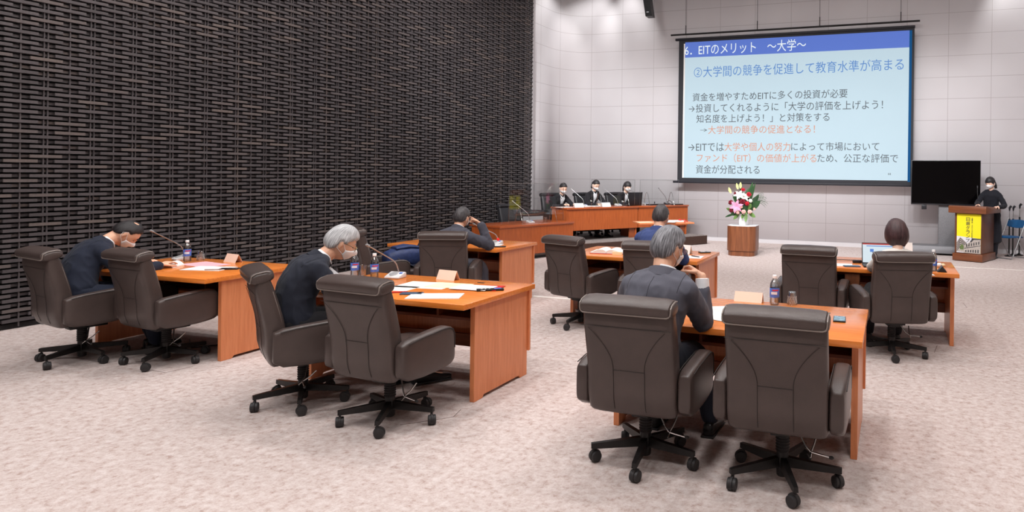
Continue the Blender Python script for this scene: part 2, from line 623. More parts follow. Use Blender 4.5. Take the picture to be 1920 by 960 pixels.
# flat cover strips and hatch joints let into the carpet
M['strip'] = mat('pale_cover_strip', srgb(226, 220, 214), .6, noise_scale=6, noise_amt=.03)
M['joint'] = mat('carpet_joint', srgb(120, 104, 98), .9, noise_scale=20, noise_amt=.1)
struct('trim_2', G().box(-4.40, -3.36, 7.66, 7.74, 0, .004), 'strip')
struct('trim_3', G().box(-.2, 3.6, 13.16, 13.19, 0, .004), 'strip')
def hatch(name, pts):
    g = G()
    for a, b in zip(pts, pts[1:]):
        a, b = at(*a), at(*b)
        d = (b - a).normalized() * .0025
        n_ = Vector((-d.y, d.x, 0))
        g.add([a + n_, b + n_, b - n_, a - n_, a + n_ + Vector((0, 0, .0012)), b + n_ + Vector((0, 0, .0012)), b - n_ + Vector((0, 0, .0012)), a - n_ + Vector((0, 0, .0012))],
              [(0, 1, 5, 4), (2, 3, 7, 6), (4, 5, 6, 7), (0, 4, 7, 3), (1, 2, 6, 5)])
    struct(name, g, 'joint')
hatch('trim_4', [(750, 797), (850, 782), (864, 768)])
hatch('trim_5', [(1752, 661), (1757, 648)])
hatch('trim_6', [(285, 694), (310, 699), (362, 687)])
hatch('trim_7', [(1806, 568), (1813, 577)])

# ceiling lamps seen only by their light: a trim ring and a lens each, added wall spots included
M['lamp_lens'] = mat('lamp_lens', srgb(250, 246, 240), .4, emit=((1, .96, .92, 1), 2.0))
g = G().lathe([(.36, 0), (.46, 0), (.46, -.05), (.40, -.06), (.40, -.02), (.36, -.02)], 32, cap=False)
_ring = g.mesh('trim_ring', 'white_plastic')
_lens = G().lathe([(.39, -.02), (.39, -.05), (.30, -.06), (0.001, -.062)], 32).mesh('lens', 'lamp_lens')
for i, (gx, gy) in enumerate(LAMPS + STAGE_LAMPS + WALL_FILLS):
    t = thing('ceiling_lamp', 'round flush ceiling downlight above the hall', 'ceiling lamp', (gx, gy, WZ), 0, 'round ceiling downlights')
    link('trim_ring', _ring, t)
    link('lens', _lens, t)

# ---------------------------------------------------------------- executive chairs
def back_line(t):
    """centre line of the backrest in side view (y, z), t from 0 (seat) to 1 (under the roll)"""
    P = [(-.165, .362), (-.190, .43), (-.198, .52), (-.212, .62), (-.236, .72), (-.262, .82)]
    P = P + [(-.276, .905)]
    u = t * 5
    i = min(int(u), len(P) - 2)
    f = u - i
    p0, p1, p2, p3 = P[max(i - 1, 0)], P[i], P[i + 1], P[min(i + 2, len(P) - 1)]
    cr = lambda a, b, c, d: .5 * (2 * b + (c - a) * f + (2 * a - 5 * b + 4 * c - d) * f * f + (3 * b - a - 3 * c + d) * f ** 3)
    return cr(p0[0], p1[0], p2[0], p3[0]), cr(p0[1], p1[1], p2[1], p3[1])

def make_chair(label, group, leather, trim, loc=(0, 0, 0), rotz=0):
    t = thing('executive_chair', label, 'chair', loc, rotz, group)
    # seat shell and cushion
    g = G()
    g.se_sweep([((0, y, zc), (1, 0, 0), (0, 0, 1), .225, hz, 5) for y, zc, hz in
                ((-.19, .375, .050), (-.12, .368, .054), (0, .366, .054), (.12, .37, .05), (.22, .38, .042))])
    obj('seat_shell', g, leather, t)
    g = G()
    g.se_sweep([((0, y, zc), (1, 0, 0), (0, 0, 1), .218, hz, 4) for y, zc, hz in
                ((-.14, .43, .05), (0, .435, .055), (.14, .437, .058), (.27, .432, .060), (.335, .428, .056), (.352, .426, .046))])
    obj('seat_cushion', g, leather, t)
    # backrest
    g = G()
    secs = []
    N = 16
    for i in range(N + 1):
        u = 1.16 * i / N
        y, z = back_line(u)
        y2, z2 = back_line(u + .02)
        y1, z1 = back_line(max(0, u - .02))
        tn = Vector((0, y2 - y1, z2 - z1)).normalized()
        nb = Vector((0, -tn.z, tn.y))
        hw = .250
        secs.append(((0, y, z), (1, 0, 0), nb, hw, .058 + .012 * (1 - min(u, 1)) - max(0, u - 1) * .1, 6))
    g.se_sweep(secs)
    br = obj('backrest', g, leather, t)
    # head roll curling to the rear
    g = G()
    g.se_sweep([((x, -.285, .914 + dz), (0, cos(.2), sin(.2)), (0, -sin(.2), cos(.2)), a, b, 2.8) for x, a, b, dz in
                ((-.248, .058, .030, -.003), (-.241, .070, .038, 0), (-.2, .074, .041, .002), (0, .075, .042, .004), (.2, .074, .041, .002), (.241, .070, .038, 0), (.248, .058, .030, -.003))], n=32)
    obj('head_roll', g, leather, br)
    g = G()
    def rp(x, deg, a_=.0755, b_=.0425):
        ca, sa = cos(radians(deg)), sin(radians(deg))
        A = abs(ca) ** .714 * (1 if ca > 0 else -1) * a_
        B = abs(sa) ** .714 * (1 if sa > 0 else -1) * b_
        return (x, -.285 + A * cos(.2) - B * sin(.2), .916 + A * sin(.2) + B * cos(.2))
    end = [(.230, 207, .0755, .0415), (.240, 203, .072, .039), (.247, 195, .066, .035), (.250, 180, .061, .032), (.251, 150, .060, .031), (.251, 110, .060, .031), (.251, 70, .060, .031), (.251, 35, .060, .031)]
    path = [rp(-x, d_, a_, b_) for x, d_, a_, b_ in reversed(end)]
    path += [rp(x, 207) for x in (-.2, -.1, 0, .1, .2)]
    path += [rp(*q) for q in end]
    g.tube(path, .0042, 6)
    for sx in (-1, 1):
        pts = []
        for i in range(13):
            u = .30 + .68 * i / 12
            y, z = back_line(u)
            hw = .250
            pts.append((sx * (hw - .006), y + .038, z + .008))
        g.tube(pts, .003, 6)
    obj('piping', g, trim, br)
    g = G()
    for sx in (-1, 1):
        pts = []
        for i in range(17):
            u = .97 - .95 * i / 16
            y, z = back_line(u)
            th = .058 + .012 * (1 - u)
            xx = .088 + .125 * max(0, (u - .55) / .42) ** 1.8
            pts.append((sx * xx, y - th * 1.005 - .001, z - .012))
        g.tube(pts, .0014, 5)
    pts = []
    for i in range(9):
        x = -.088 + .176 * i / 8
        y, z = back_line(.52)
        pts.append((x, y - .064 - .001, z - .012))
    g.tube(pts, .0012, 5)
    y, z = back_line(.98)
    g.tube([(x, y - .060, z - .006) for x in (-.246, -.15, 0, .15, .246)], .0016, 5)
    obj('seam', g, 'seam', br)
    # armrests: deep side panels with a rounded front
    for sx in (-1, 1):
        g = G()
        secs = []
        for y, z0, z1, hx in ((-.215, .365, .565, .036), (-.17, .338, .582, .043), (-.06, .332, .594, .045), (.06, .336, .604, .046),
                              (.12, .342, .609, .046), (.165, .348, .607, .046), (.197, .356, .597, .045), (.214, .368, .580, .042)):
            secs.append(((sx * .290, y, (z0 + z1) / 2), (1, 0, 0), (0, 0, 1), hx, (z1 - z0) / 2, 5))
        g.se_sweep(secs)
        ar = obj('armrest', g, leather, t)
        g = G()
        for s2 in (-1, 1):
            g.tube([(sx * .290 + s2 * .043, y, z) for y, z in ((-.19, .566), (-.1, .580), (.04, .592), (.12, .598), (.165, .596), (.199, .583), (.216, .55), (.218, .46))], .0028, 6)
        obj('piping', g, 'seam', ar)
    # mechanism, column, star base
    g = G().box(-.085, .085, -.12, .12, .288, .322, .008).box(-.05, .05, -.10, .16, .268, .296, .006)
    obj('mechanism', g, 'black_metal', t)
    g = G()
    pr = []
    for i in range(17):
        z = .158 + .122 * i / 16
        pr.append((.038 if i % 2 else .032, z))
    g.lathe(pr, 18)
    obj('bellows', g, 'rubber', t)
    g = G().lathe([(.026, .030), (.031, .036), (.033, .08), (.033, .12), (.031, .160), (.026, .162)], 18)
    obj('hub', g, 'black_metal', t)
    g = G()
    g.tube([(.07, .02, .285), (.12, -.01, .205), (.15, -.03, .185), (.25, -.035, .172)], .0055, 8)
    g.tube([(.15, -.03, .185), (.16, .01, .21), (.17, .05, .25)], .0045, 8)
    g.tube([(.15, -.03, .185), (.15, -.055, .165)], .0045, 8)
    lv = obj('lever', g, 'chrome', t)
    g = G().ell((.252, -.035, .172), (.014, .009, .009), 10, 8)
    obj('lever_knob', g, 'rubber', lv)
    return t

_leg = None
def add_base(t, ang0, swivel):
    """five tapered base legs, each with its twin-wheel caster"""
    global _leg
    if _leg is None:
        g = G()
        v = []
        for r, w_, z0, z1 in ((.028, .019, .082, .132), (.15, .0165, .080, .120), (.285, .014, .078, .108), (.303, .013, .079, .106)):
            v.append([(r, -w_, z0), (r, w_, z0), (r, w_ * .85, z1), (r, -w_ * .85, z1)])
        g.rings(v)
        a = g.mesh('base_leg', 'black_metal', True, 30)
        g = G()
        g.lathe([(.007, .062), (.007, .08)], 10)
        for s2 in (-1, 1):
            mt = Matrix.Translation((-.012, s2 * .0125, .0318)) @ Matrix.Rotation(pi / 2, 4, 'X')
            g.lathe([(.024, -.0105), (.029, -.009), (.0315, 0), (.030, .010), (.026, .0125)], 20, mtx=mt)
        g.lathe([(.0335, -.006), (.0345, -.005), (.0345, .005), (.0335, .006)], 20, mtx=Matrix.Translation((-.012, 0, .0345)) @ Matrix.Rotation(pi / 2, 4, 'X')).box(-.02, .012, -.008, .008, .05, .070, .003)
        b = g.mesh('caster', 'rubber', True, 30)
        _leg = (a, b)
    for k in range(5):
        lg = link('base_leg', _leg[0], t, (0, 0, 0), ang0 + 2 * pi * k / 5)
        link('caster', _leg[1], lg, (.290, 0, 0), swivel[k])

rng = random.Random(4)
G_CH = 'brown leather executive chairs at the desks'
CH = [  # name, x, y, facing (degrees clockwise from the room's depth), base angle, label
    ('c1', -6.37, 3.72, 10, -5, 'leftmost brown leather chair, under the bowed man in navy by the woven wall'),
    ('c2', -5.68, 3.93, 7, 8, 'empty brown leather chair tucked up to the leftmost desk beside the bowed man'),
    ('c3', -3.834, 3.579, 33, 25, 'brown leather chair under the white-haired man with glasses, turned to the right'),
    ('c4', -3.034, 3.507, 4, 9, 'empty brown leather chair at the left front desk in front of the white-haired man'),
    ('c5', -5.53, 6.26, 38, 20, 'brown leather chair holding the navy bag at the second-row left desk'),
    ('c6', -4.69, 6.33, -24, 50, 'brown leather chair of the man leaning his head on his hand'),
    ('c7', -3.109, 6.45, 16, 53, 'empty brown leather chair by the open book on the second-row middle desk'),
    ('c8', -2.24, 6.33, -6, 40, 'brown leather chair of the man in the blue suit, behind the grey-haired man'),
    ('c9', -1.293, 3.531, 0, 63, 'brown leather chair under the grey-haired man in the grey suit, right front desk'),
    ('c10', -.528, 3.538, 0, 3, 'empty brown leather chair nearest the camera at the right front desk'),
    ('c11', -.72, 6.60, 1, 15, 'empty brown leather chair left of the laptop at the second-row right desk'),
    ('c12', .01, 6.411, -18, -13, 'brown leather chair of the short-haired person with the laptop'),
]
chair0 = make_chair(CH[0][5], G_CH, 'leather', 'leather_trim')
CHAIR = {}
for i, (nm, x, y, face, ba, lab) in enumerate(CH):
    o = chair0 if i == 0 else dup(chair0, label=lab)
    CHAIR[nm] = (o, x, y, -radians(face), ba)
for nm, (o, x, y, rz, ba) in CHAIR.items():
    o.location = (x, y, 0)
    o.rotation_euler = (0, 0, rz)
    add_base(o, radians(ba) - rz, [rng.uniform(-2.5, 2.5) for _ in range(5)])

# ---------------------------------------------------------------- desks
def make_desk(label, loc, rotz=0, W=1.55, D=.95, lean=0):
    """origin: front right corner of the top, on the floor; the desk runs to -x and +y"""
    t = thing('conference_desk', label, 'desk', loc, rotz, 'cherry veneer two-seat desks')
    g = G().box(-W, 0, 0, D, .672, .71, .003)
    obj('desktop', g, 'desk_top', t, ang=30)
    y0, y1 = .17, D - .07
    for xa, xb in ((-.065, -.028), (-W + .028, -W + .065)):
        n0, n1 = y0 + .10, y1 - .10
        poly = [(y0, 0), (n0, 0), (n0 + .02, .022), (n1 - .02, .022), (n1, 0), (y1, 0), (y1, .672), (y0, .672)]
        obj('side_panel', G().prism(poly, xa, xb, 'x', .0015, 1), 'desk_side', t, ang=25)
    obj('modesty_panel', G().box(-W + .012, -.012, y1 + .002, y1 + .028, .19, .672, .002, 1), 'desk_side', t, ang=25)
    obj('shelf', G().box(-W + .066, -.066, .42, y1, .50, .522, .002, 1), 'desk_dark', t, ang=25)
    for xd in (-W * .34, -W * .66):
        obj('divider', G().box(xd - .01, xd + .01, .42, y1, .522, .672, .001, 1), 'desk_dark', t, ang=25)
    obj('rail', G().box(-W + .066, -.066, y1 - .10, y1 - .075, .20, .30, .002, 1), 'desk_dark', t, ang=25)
    return t
DESKS = {
    'D1': make_desk('leftmost front-row desk, by the woven wall, with pink papers on it', (-5.235, 3.92, 0), radians(1.5)),
    'A': make_desk('left front desk with a smartphone, scattered papers and two bottles on it', (-2.704, 3.815, 0)),
    'D3': make_desk('second-row left desk with a lit red microphone, behind the chair with the bag', (-4.33, 6.72, 0)),
    'D4': make_desk('second-row middle desk with an open book on its left end', (-1.888, 6.63, 0)),
    'B': make_desk('right front desk nearest the camera, with an elbow of the grey-suited man', (-.141, 3.775, 0)),
    'D6': make_desk('second-row right desk carrying the open laptop', (.60, 6.77, 0)),
}

# ---------------------------------------------------------------- tribune on its platform
TR_D = Vector((.515, .857, 0)).normalized()          # along the front, left to right
TR_N = Vector((-TR_D.y, TR_D.x, 0))                  # away from the room
TR_ANG = atan2(TR_D.y, TR_D.x)
FL = Vector((-6.26, 12.25, 0))
DZ = .21

g = G()
o0 = FL + TR_D * .05 - TR_N * .42
o0.z = 0
pl = [o0, o0 + TR_D * 3.52, o0 + TR_D * 3.30 + TR_N * 1.2, Vector((-6.1, 15.6, 0)), Vector((-7.45, 15.3, 0)), Vector((-7.9, 14.6, 0)), Vector((-7.9, 12.3, 0)) , o0 + TR_N * .9]
pl = [(p.x, p.y) for p in pl]
g.prism(pl, DZ - .012, DZ, 'z')
t = thing('stage_platform', 'low dark wooden platform with a grey carpet top under the tribune', 'platform', (0, 0, 0))
M['grey_carpet'] = mat('grey_stage_carpet', srgb(128, 120, 117), .95, spec=.1, noise_scale=26, noise_amt=.2)
obj('carpet_top', g, 'grey_carpet', t, smooth=False)
g = G().prism(pl, .012, DZ - .012, 'z')
obj('riser', g, 'riser_wood', t, smooth=False)

def tribune_unit(s0, s1, label, end_left, end_right):
    t = thing('tribune_desk', label, 'desk', FL + TR_D * s0 + Vector((0, 0, DZ)), TR_ANG, 'raised tribune desk units')
    L = s1 - s0
    zt = .69
    obj('desktop', G().box(0, L, -.03, .62, zt - .035, zt, .004), 'tribune_top', t, ang=30)
    obj('front_panel', G().box(.008, L - .008, 0, .03, .215, zt - .036, .002, 1), 'tribune', t, ang=30)
    if end_left:
        obj('end_panel', G().box(.012, .045, .032, .58, 0, zt - .036, .002, 1), 'tribune', t, ang=30)
    if end_right:
        obj('end_panel', G().box(L - .045, L - .012, .032, .58, 0, zt - .036, .002, 1), 'tribune', t, ang=30)
    obj('shelf', G().box(.05, L - .05, .06, .40, zt - .18, zt - .16), 'desk_dark', t, smooth=False)
    obj('kick_panel', G().box(L - .30 if not end_right else L - .20, L - .05, .05, .075, .0, .21), 'desk_dark', t, smooth=False)
    return t
tribune_unit(0, 1.85, 'raised tribune desk unit in front of the three women, left half', True, True)
tribune_unit(1.856, 3.34, 'raised tribune desk unit at the right end, with the gooseneck microphone', False, True)

# low desk left of the tribune, on a shallow carpeted plinth
LD = Vector((.305, .95, 0)).normalized()
LN = Vector((-LD.y, LD.x, 0))
LA = atan2(LD.y, LD.x)
LF = Vector((-6.52, 10.23, 0))
t = thing('clerk_desk', 'low wooden desk with a clear screen, left of the raised tribune', 'desk', LF, LA)
obj('desktop', G().box(0, 1.86, 0, .86, .615, .65, .004), 'tribune_top', t, ang=30)
obj('front_panel', G().box(.01, 1.85, .02, .05, .10, .614, .002, 1), 'tribune', t, ang=30)
obj('end_panel', G().box(.012, .045, .052, .80, .10, .614, .002, 1), 'tribune', t, ang=30)
obj('end_panel', G().box(1.815, 1.848, .052, .80, .10, .614, .002, 1), 'tribune', t, ang=30)
t = thing('floor_plinth', 'shallow grey carpeted plinth under the low desk left of the tribune', 'platform', LF, LA)
obj('carpet_top', G().box(-.1, 1.9, .10, .92, .055, .10, .004), 'grey_carpet', t, ang=30)
obj('base', G().box(-.05, 1.85, .16, .88, 0, .055), 'dark_plastic', t, smooth=False)

# narrow side table in front of the tribune
a, b = at(1199, 418, .70), at(1302, 417, .70)
d = (b - a)
SA = atan2(d.y, d.x)
SL = d.length
SO = Vector((a.x, a.y, 0))
t = thing('side_table', 'small wooden table with papers and red petals in front of the tribune', 'table', SO, SA)
obj('tabletop', G().box(0, SL, 0, .5, .672, .70, .003), 'desk_side', t, ang=30)
for x in (SL * .36, SL * .54):
    obj('leg', G().box(x, x + .05, .06, .44, 0, .672, .002, 1), 'desk_dark', t, ang=30)
obj('stretcher', G().box(SL * .36 + .05, SL * .54, .22, .25, .30, .60), 'desk_dark', t, smooth=False)

# ---------------------------------------------------------------- chairs of the tribune (black leather)
G_BK = 'black leather chairs behind the tribune'
blk = make_chair('empty black leather chair behind the low desk and its clear screen', G_BK, 'black_leather', 'black_trim')
_bs = .6
while proj(LF + LD * _bs + LN * 1.2 + Vector((0, 0, .9)))[0] < 969:
    _bs += .01
_bp = LF + LD * _bs + LN * 1.2
seats = {'b0': (_bp, LA, 'empty black leather chair behind the low desk and its clear screen')}
for k, (nm, s_, d_, lab) in enumerate((('b1', .33, 1.08, 'black leather chair of the leftmost seated woman at the tribune'),
                                       ('b2', 1.28, 1.05, 'black leather chair of the middle seated woman at the tribune'),
                                       ('b3', 2.06, 1.12, 'black leather chair of the right seated woman behind the black monitor'))):
    p = FL + TR_D * s_ + TR_N * d_
    seats[nm] = (Vector((p.x, p.y, DZ)), TR_ANG, lab)
SEAT = {}
for i, (nm, (p, a, lab)) in enumerate(seats.items()):
    o = blk if i == 0 else dup(blk, label=lab)
    SEAT[nm] = (o, p, a + pi)
for nm, (o, p, rz) in SEAT.items():
    o.location = p
    o.rotation_euler = (0, 0, rz)
    add_base(o, .3 + len(nm), [rng.uniform(-2.5, 2.5) for _ in range(5)])

# ---------------------------------------------------------------- projection screen
YS = 15.60
c00, c10_, c01, c11_ = on_y(1277, 78, YS), on_y(1710, 54, YS), on_y(1275, 338, YS), on_y(1707, 343, YS)
SX0, SX1 = (c00.x + c01.x) / 2, (c10_.x + c11_.x) / 2
SZ0, SZ1 = (c01.z + c11_.z) / 2, (c00.z + c10_.z) / 2
SCR = thing('projection_screen', 'large lit projection screen with a blue-headed slide on the back wall', 'screen', (0, 0, 0))
M['screen_black'] = mat('screen_border', srgb(26, 26, 34), .6, noise_scale=10, noise_amt=.1)
M['slide_bg'] = mat('lit_slide', srgb(110, 120, 124), .9, spec=.05, emit=(srgb(206, 232, 246), .66), noise_scale=2, noise_amt=.02)
M['slide_head'] = mat('lit_slide_header', srgb(60, 76, 120), .9, spec=.05, emit=(srgb(100, 130, 222), .66), noise_scale=2, noise_amt=.02)
M['slide_edge'] = mat('lit_slide_edge', srgb(20, 50, 80), .9, spec=.05, emit=(srgb(20, 92, 150), .55), noise_scale=2, noise_amt=.02)
M['tx_white'] = mat('slide_text_white', srgb(150, 160, 160), .9, spec=.05, emit=(srgb(236, 246, 250), .75))
M['tx_blue'] = mat('slide_text_blue', srgb(70, 100, 140), .9, spec=.05, emit=(srgb(106, 156, 226), .5))
M['tx_grey'] = mat('slide_text_grey', srgb(70, 74, 78), .9, spec=.05, emit=(srgb(112, 122, 130), .36))
M['tx_orange'] = mat('slide_text_orange', srgb(140, 96, 80), .9, spec=.05, emit=(srgb(226, 168, 142), .5))
obj('screen_cloth', G().box(SX0 - .06, SX1 + .05, YS, YS + .012, SZ0 - .05, SZ1 + .06), 'screen_black', SCR, smooth=False)
obj('lit_slide', G().box(SX0 + .10, SX1 - .055, YS - .004, YS, SZ0 + .055, SZ1 - .03), 'slide_bg', SCR, smooth=False)
obj('slide_header', G().box(SX0 + .10, SX1 - .055, YS - .007, YS - .004, SZ1 - .40, SZ1 - .03), 'slide_head', SCR, smooth=False)
obj('slide_edge', G().box(SX1 - .055, SX1 - .0, YS - .004, YS, SZ0 + .03, SZ1 - .03), 'slide_edge', SCR, smooth=False)
obj('slide_edge', G().box(SX0 + .065, SX0 + .10, YS - .004, YS, SZ0 + .055, SZ1 - .06), 'paper', SCR, smooth=False)
g = G().box(SX0 - .17, SX1 + .10, YS - .02, YS + .05, SZ0 - .075, SZ0 - .02, .008)
obj('bottom_batten', g, 'screen_black', SCR)
g = G().box(SX0 - .15, SX1 + .06, YS - .02, YS + .05, SZ1 + .02, SZ1 + .075, .008)
obj('top_batten', g, 'screen_black', SCR)
BAR = thing('hanging_bar', 'thin dark bar on wires above the projection screen', 'bar', (0, 0, 0))
p, q = on_y(1258, 67, 15.7), on_y(1725, 38, 15.7)
zb = (p.z + q.z) / 2
obj('bar', G().tube([(p.x, 15.7, zb), (q.x, 15.7, zb)], .022, 10), 'black_metal', BAR)
for px in (1286, 1420, 1537, 1689):
    x = on_y(px, 50, 15.7).x
    g = G().tube([(x, 15.7, zb), (x, 15.7, WZ)], .005, 6).tube([(x, 15.7, zb - .02), (x, 15.7, zb + .22)], .011, 6)
    obj('wire', g, 'black_metal', BAR)

# slide text: (string, x-left, x-right, mid y left, mid y right, height, colour), pixels in the photograph
_cur = None
def text_mesh(s):
    cu = bpy.data.curves.new('txt', 'FONT')
    cu.body = s
    cu.size = 1
    cu.resolution_u = 3
    o = bpy.data.objects.new('txt', cu)
    sc.collection.objects.link(o)
    dg = bpy.context.evaluated_depsgraph_get()
    dg.update()
    me = bpy.data.meshes.new_from_object(o.evaluated_get(dg))
    bpy.data.objects.remove(o)
    bpy.data.curves.remove(cu)
    return me
def text_fit(name, s, mt, parent, place, x0, x1, zmid, h, vertical=False, full=True):
    """fit the string into width x0..x1 around zmid; place(u, v) -> world point"""
    me = text_mesh(s)
    xs = [v.co.x for v in me.vertices]
    ys = [v.co.y for v in me.vertices]
    a, b = min(xs), max(xs)
    c_, d_ = min(ys), max(ys)
    for v in me.vertices:
        u = x0 + (v.co.x - a) / (b - a) * (x1 - x0)
        z = zmid + ((v.co.y - c_) / (d_ - c_) - .5) * h
        v.co = place(u, z)
    me.materials.clear()
    me.materials.append(M[mt])
    me.name = name
    o = link(name, me, parent)
    so = o.modifiers.new('thick', 'SOLIDIFY')
    so.thickness = .003
    so.offset = 0
    return o
KX = lambda x: 1250 + x / 2.823
KY = lambda y: 20 + y / 2.823
LINES = [
    ('6．EITのメリット　～大学～', 97, 738, 206, 183, 60, 'tx_white'),
    ('②大学間の競争を促進して教育水準が高まる', 145, 1255, 325, 284, 60, 'tx_blue'),
    ('資金を増やすためEITに多くの投資が必要', 138, 957, 459, 437, 45, 'tx_grey'),
    ('→投資してくれるように「大学の評価を上げよう！', 118, 1145, 518, 496, 47, 'tx_grey'),
    ('知名度を上げよう！」と対策をする', 158, 862, 573, 562, 45, 'tx_grey'),
    ('→', 178, 215, 633, 632, 16, 'tx_grey'),
    ('大学間の競争の促進となる！', 220, 785, 631, 626, 45, 'tx_orange'),
    ('→EITでは', 115, 303, 722, 721, 44, 'tx_grey'),
    ('大学や個人の努力', 306, 655, 721, 720, 46, 'tx_orange'),
    ('によって市場において', 659, 1125, 720, 718, 46, 'tx_grey'),
    ('ファンド（EIT）の価値が上がる', 160, 793, 780, 780, 46, 'tx_orange'),
    ('ため、公正な評価で', 798, 1225, 780, 782, 46, 'tx_grey'),
    ('資金が分配される', 155, 492, 840, 841, 46, 'tx_grey'),
    ('44', 1170, 1187, 864, 865, 12, 'tx_grey'),
]
for s_, xa, xb, ya, yb, hh, mt in LINES:
    A_, B_ = on_y(KX(xa), KY(ya), YS), on_y(KX(xb), KY(yb), YS)
    T_, U_ = on_y(KX((xa + xb) / 2), KY((ya + yb) / 2 - hh / 2), YS), on_y(KX((xa + xb) / 2), KY((ya + yb) / 2 + hh / 2), YS)
    off = .009 if mt == 'tx_white' else .006
    text_fit('slide_text', s_, mt, SCR, lambda u, z, off=off: Vector((u, YS - off, z)), A_.x, B_.x, (A_.z + B_.z) / 2, T_.z - U_.z)

# ---------------------------------------------------------------- monitor on its stand
YT = 15.27
p, q = on_y(1708, 383, YT), on_y(1839, 301, YT)
TV = thing('display_monitor', 'big black switched-off monitor on a grey stand beside the screen', 'monitor', ((p.x + q.x) / 2, YT, 0))
wx = (q.x - p.x) / 2
M['tv_glass'] = mat('tv_glass', srgb(5, 4, 5), .12, spec=.15, noise_scale=3, noise_amt=.1)
M['grey_metal'] = mat('grey_sheet_metal', srgb(118, 117, 120), .5, metal=.2, noise_scale=90, noise_amt=.18)
obj('bezel', G().box(-wx, wx, -.02, .06, p.z, q.z, .006), 'dark_plastic', TV)
obj('panel_glass', G().box(-wx + .012, wx - .012, -.024, -.019, p.z + .03, q.z - .012), 'tv_glass', TV, smooth=False)
obj('stand_column', G().box(-.12, .42, .06, .16, .10, p.z + .3, .01), 'grey_metal', TV)
obj('bracket', G().box(-.46, -.36, -.01, .05, p.z - .10, p.z - .0, .01), 'dark_plastic', TV)
g = G().prism([(-1.16, .10), (-.75, .19), (.6, .19), (.82, .10), (.82, .04), (-1.16, .04)], -.30, .22, 'y', .012)
obj('stand_base', g, 'grey_metal', TV)
for x in (-1.0, .7):
    for y in (-.22, .15):
        obj('caster', G().ell((x, y, .022), (.02, .02, .022), 10, 8), 'rubber', TV)

# ---------------------------------------------------------------- lectern with its poster
Lp = at(1785.5, 488)
LANG = radians(-24)
_dv, _nv = Vector((cos(LANG), sin(LANG), 0)), Vector((-sin(LANG), cos(LANG), 0))
LW, LD_ = .3, .1
while proj(Lp + _dv * LW)[0] < 1842:
    LW += .005
while proj(Lp + _dv * LW + _nv * LD_)[0] < 1867:
    LD_ += .005
LEC = thing('lectern', 'dark wooden lectern with a yellow poster on its front', 'lectern', Lp, LANG)
obj('plinth', G().box(0, LW, 0, LD_, .012, .15, .004), 'lectern_top', LEC, ang=30)
obj('cabinet', G().box(.03, LW - .03, .03, LD_ - .03, .15, .93, .004), 'lectern_wood', LEC, ang=30)
pr = [(-.05, .93), (-.05, 1.06), (.0, 1.075), (LD_ + .06, 1.03), (LD_ + .06, .93)]
obj('reading_top', G().prism(pr, -.07, LW + .07, 'x', .005), 'lectern_top', LEC, ang=30)
# poster
PX0, PX1, PZ0, PZ1 = .07, LW - .04, .165, .915
POS = obj('poster', G().box(PX0, PX1, .022, .029, PZ0, PZ1), mat('yellow_poster', srgb(226, 214, 16), .6, noise_scale=3, noise_amt=.03), LEC, smooth=False)
PW, PH = PX1 - PX0, PZ1 - PZ0
M['ph_sky'] = mat('photo_sky', srgb(206, 204, 210), .6, noise_scale=4, noise_amt=.03)
M['ph_stone'] = mat('photo_stone', srgb(168, 158, 150), .6, noise_scale=60, noise_amt=.25)
M['ph_dark'] = mat('photo_dark', srgb(58, 56, 60), .6, noise_scale=60, noise_amt=.3)
M['ph_tree'] = mat('photo_tree', srgb(92, 108, 62), .6, noise_scale=80, noise_amt=.4)
def ph(poly, m_, lay, name='poster_print'):
    P = [(PX0 + u * PW, PZ0 + v * PH) for u, v in poly]
    obj(name, G().prism(P, .0215 - .0006 * lay, .022, 'y'), m_, POS, smooth=False)
ph([(0, 0), (1, 0), (1, .38), (0, .425)], 'ph_sky', 1)
ph([(0, .02), (0, .26), (.15, .40), (.42, .26), (.42, .02)], 'ph_stone', 2)
for k in range(5):
    ph([(.01, .24 - .045 * k), (.15, .375 - .05 * k), (.16, .35 - .05 * k), (.01, .215 - .045 * k)], 'ph_dark', 3)
    ph([(.16, .375 - .05 * k), (.38, .262 - .03 * k), (.38, .245 - .03 * k), (.16, .35 - .05 * k)], 'ph_dark', 3)
ph([(.30, 0), (.30, .18), (.52, .27), (.66, .37), (1, .38), (1, 0)], 'ph_stone', 4)
ph([(.56, .30), (.66, .385), (1, .385), (1, .36), (.72, .35), (.60, .27)], 'ph_dark', 5)
ph([(.32, .125), (1, .215), (1, .20), (.32, .105)], 'ph_dark', 5)
for k in range(6):
    u = .40 + .1 * k
    ph([(u, .15 + .016 * k), (u + .045, .157 + .016 * k), (u + .045, .225 + .018 * k), (u, .215 + .018 * k)], 'ph_dark', 5)
    ph([(u - .03, .02), (u + .02, .02), (u + .02, .075 + .006 * k), (u - .03, .07 + .006 * k)], 'ph_dark', 5)
ph([(.15, .08), (.13, .14), (.18, .20), (.26, .22), (.31, .16), (.30, .08)], 'ph_tree', 6)
def vtext(s_, u, v0, v1, wd, mt):
    n = len(s_)
    for i, chx in enumerate(s_):
        if chx == ' ':
            continue
        zc = PZ0 + PH * (v0 + (v1 - v0) * (i + .5) / n)
        hh = PH * abs(v1 - v0) / n * .86
        ww = PW * wd
        if chx in '〜～ー':
            me_h, me_w = hh, ww * .3
        else:
            me_h, me_w = hh, ww
        xc = PX0 + PW * u
        text_fit('poster_text', '｜' if chx in '〜～ー' else chx, mt, POS, lambda a, z: Vector((a, .0165, z)), xc - me_w / 2, xc + me_w / 2, zc, me_h)
vtext('日銀グランプリ', .47, .92, .16, .155, 'ink')
vtext('第17回 ～キャンパスからの提言～', .64, .91, .32, .045, 'ink')

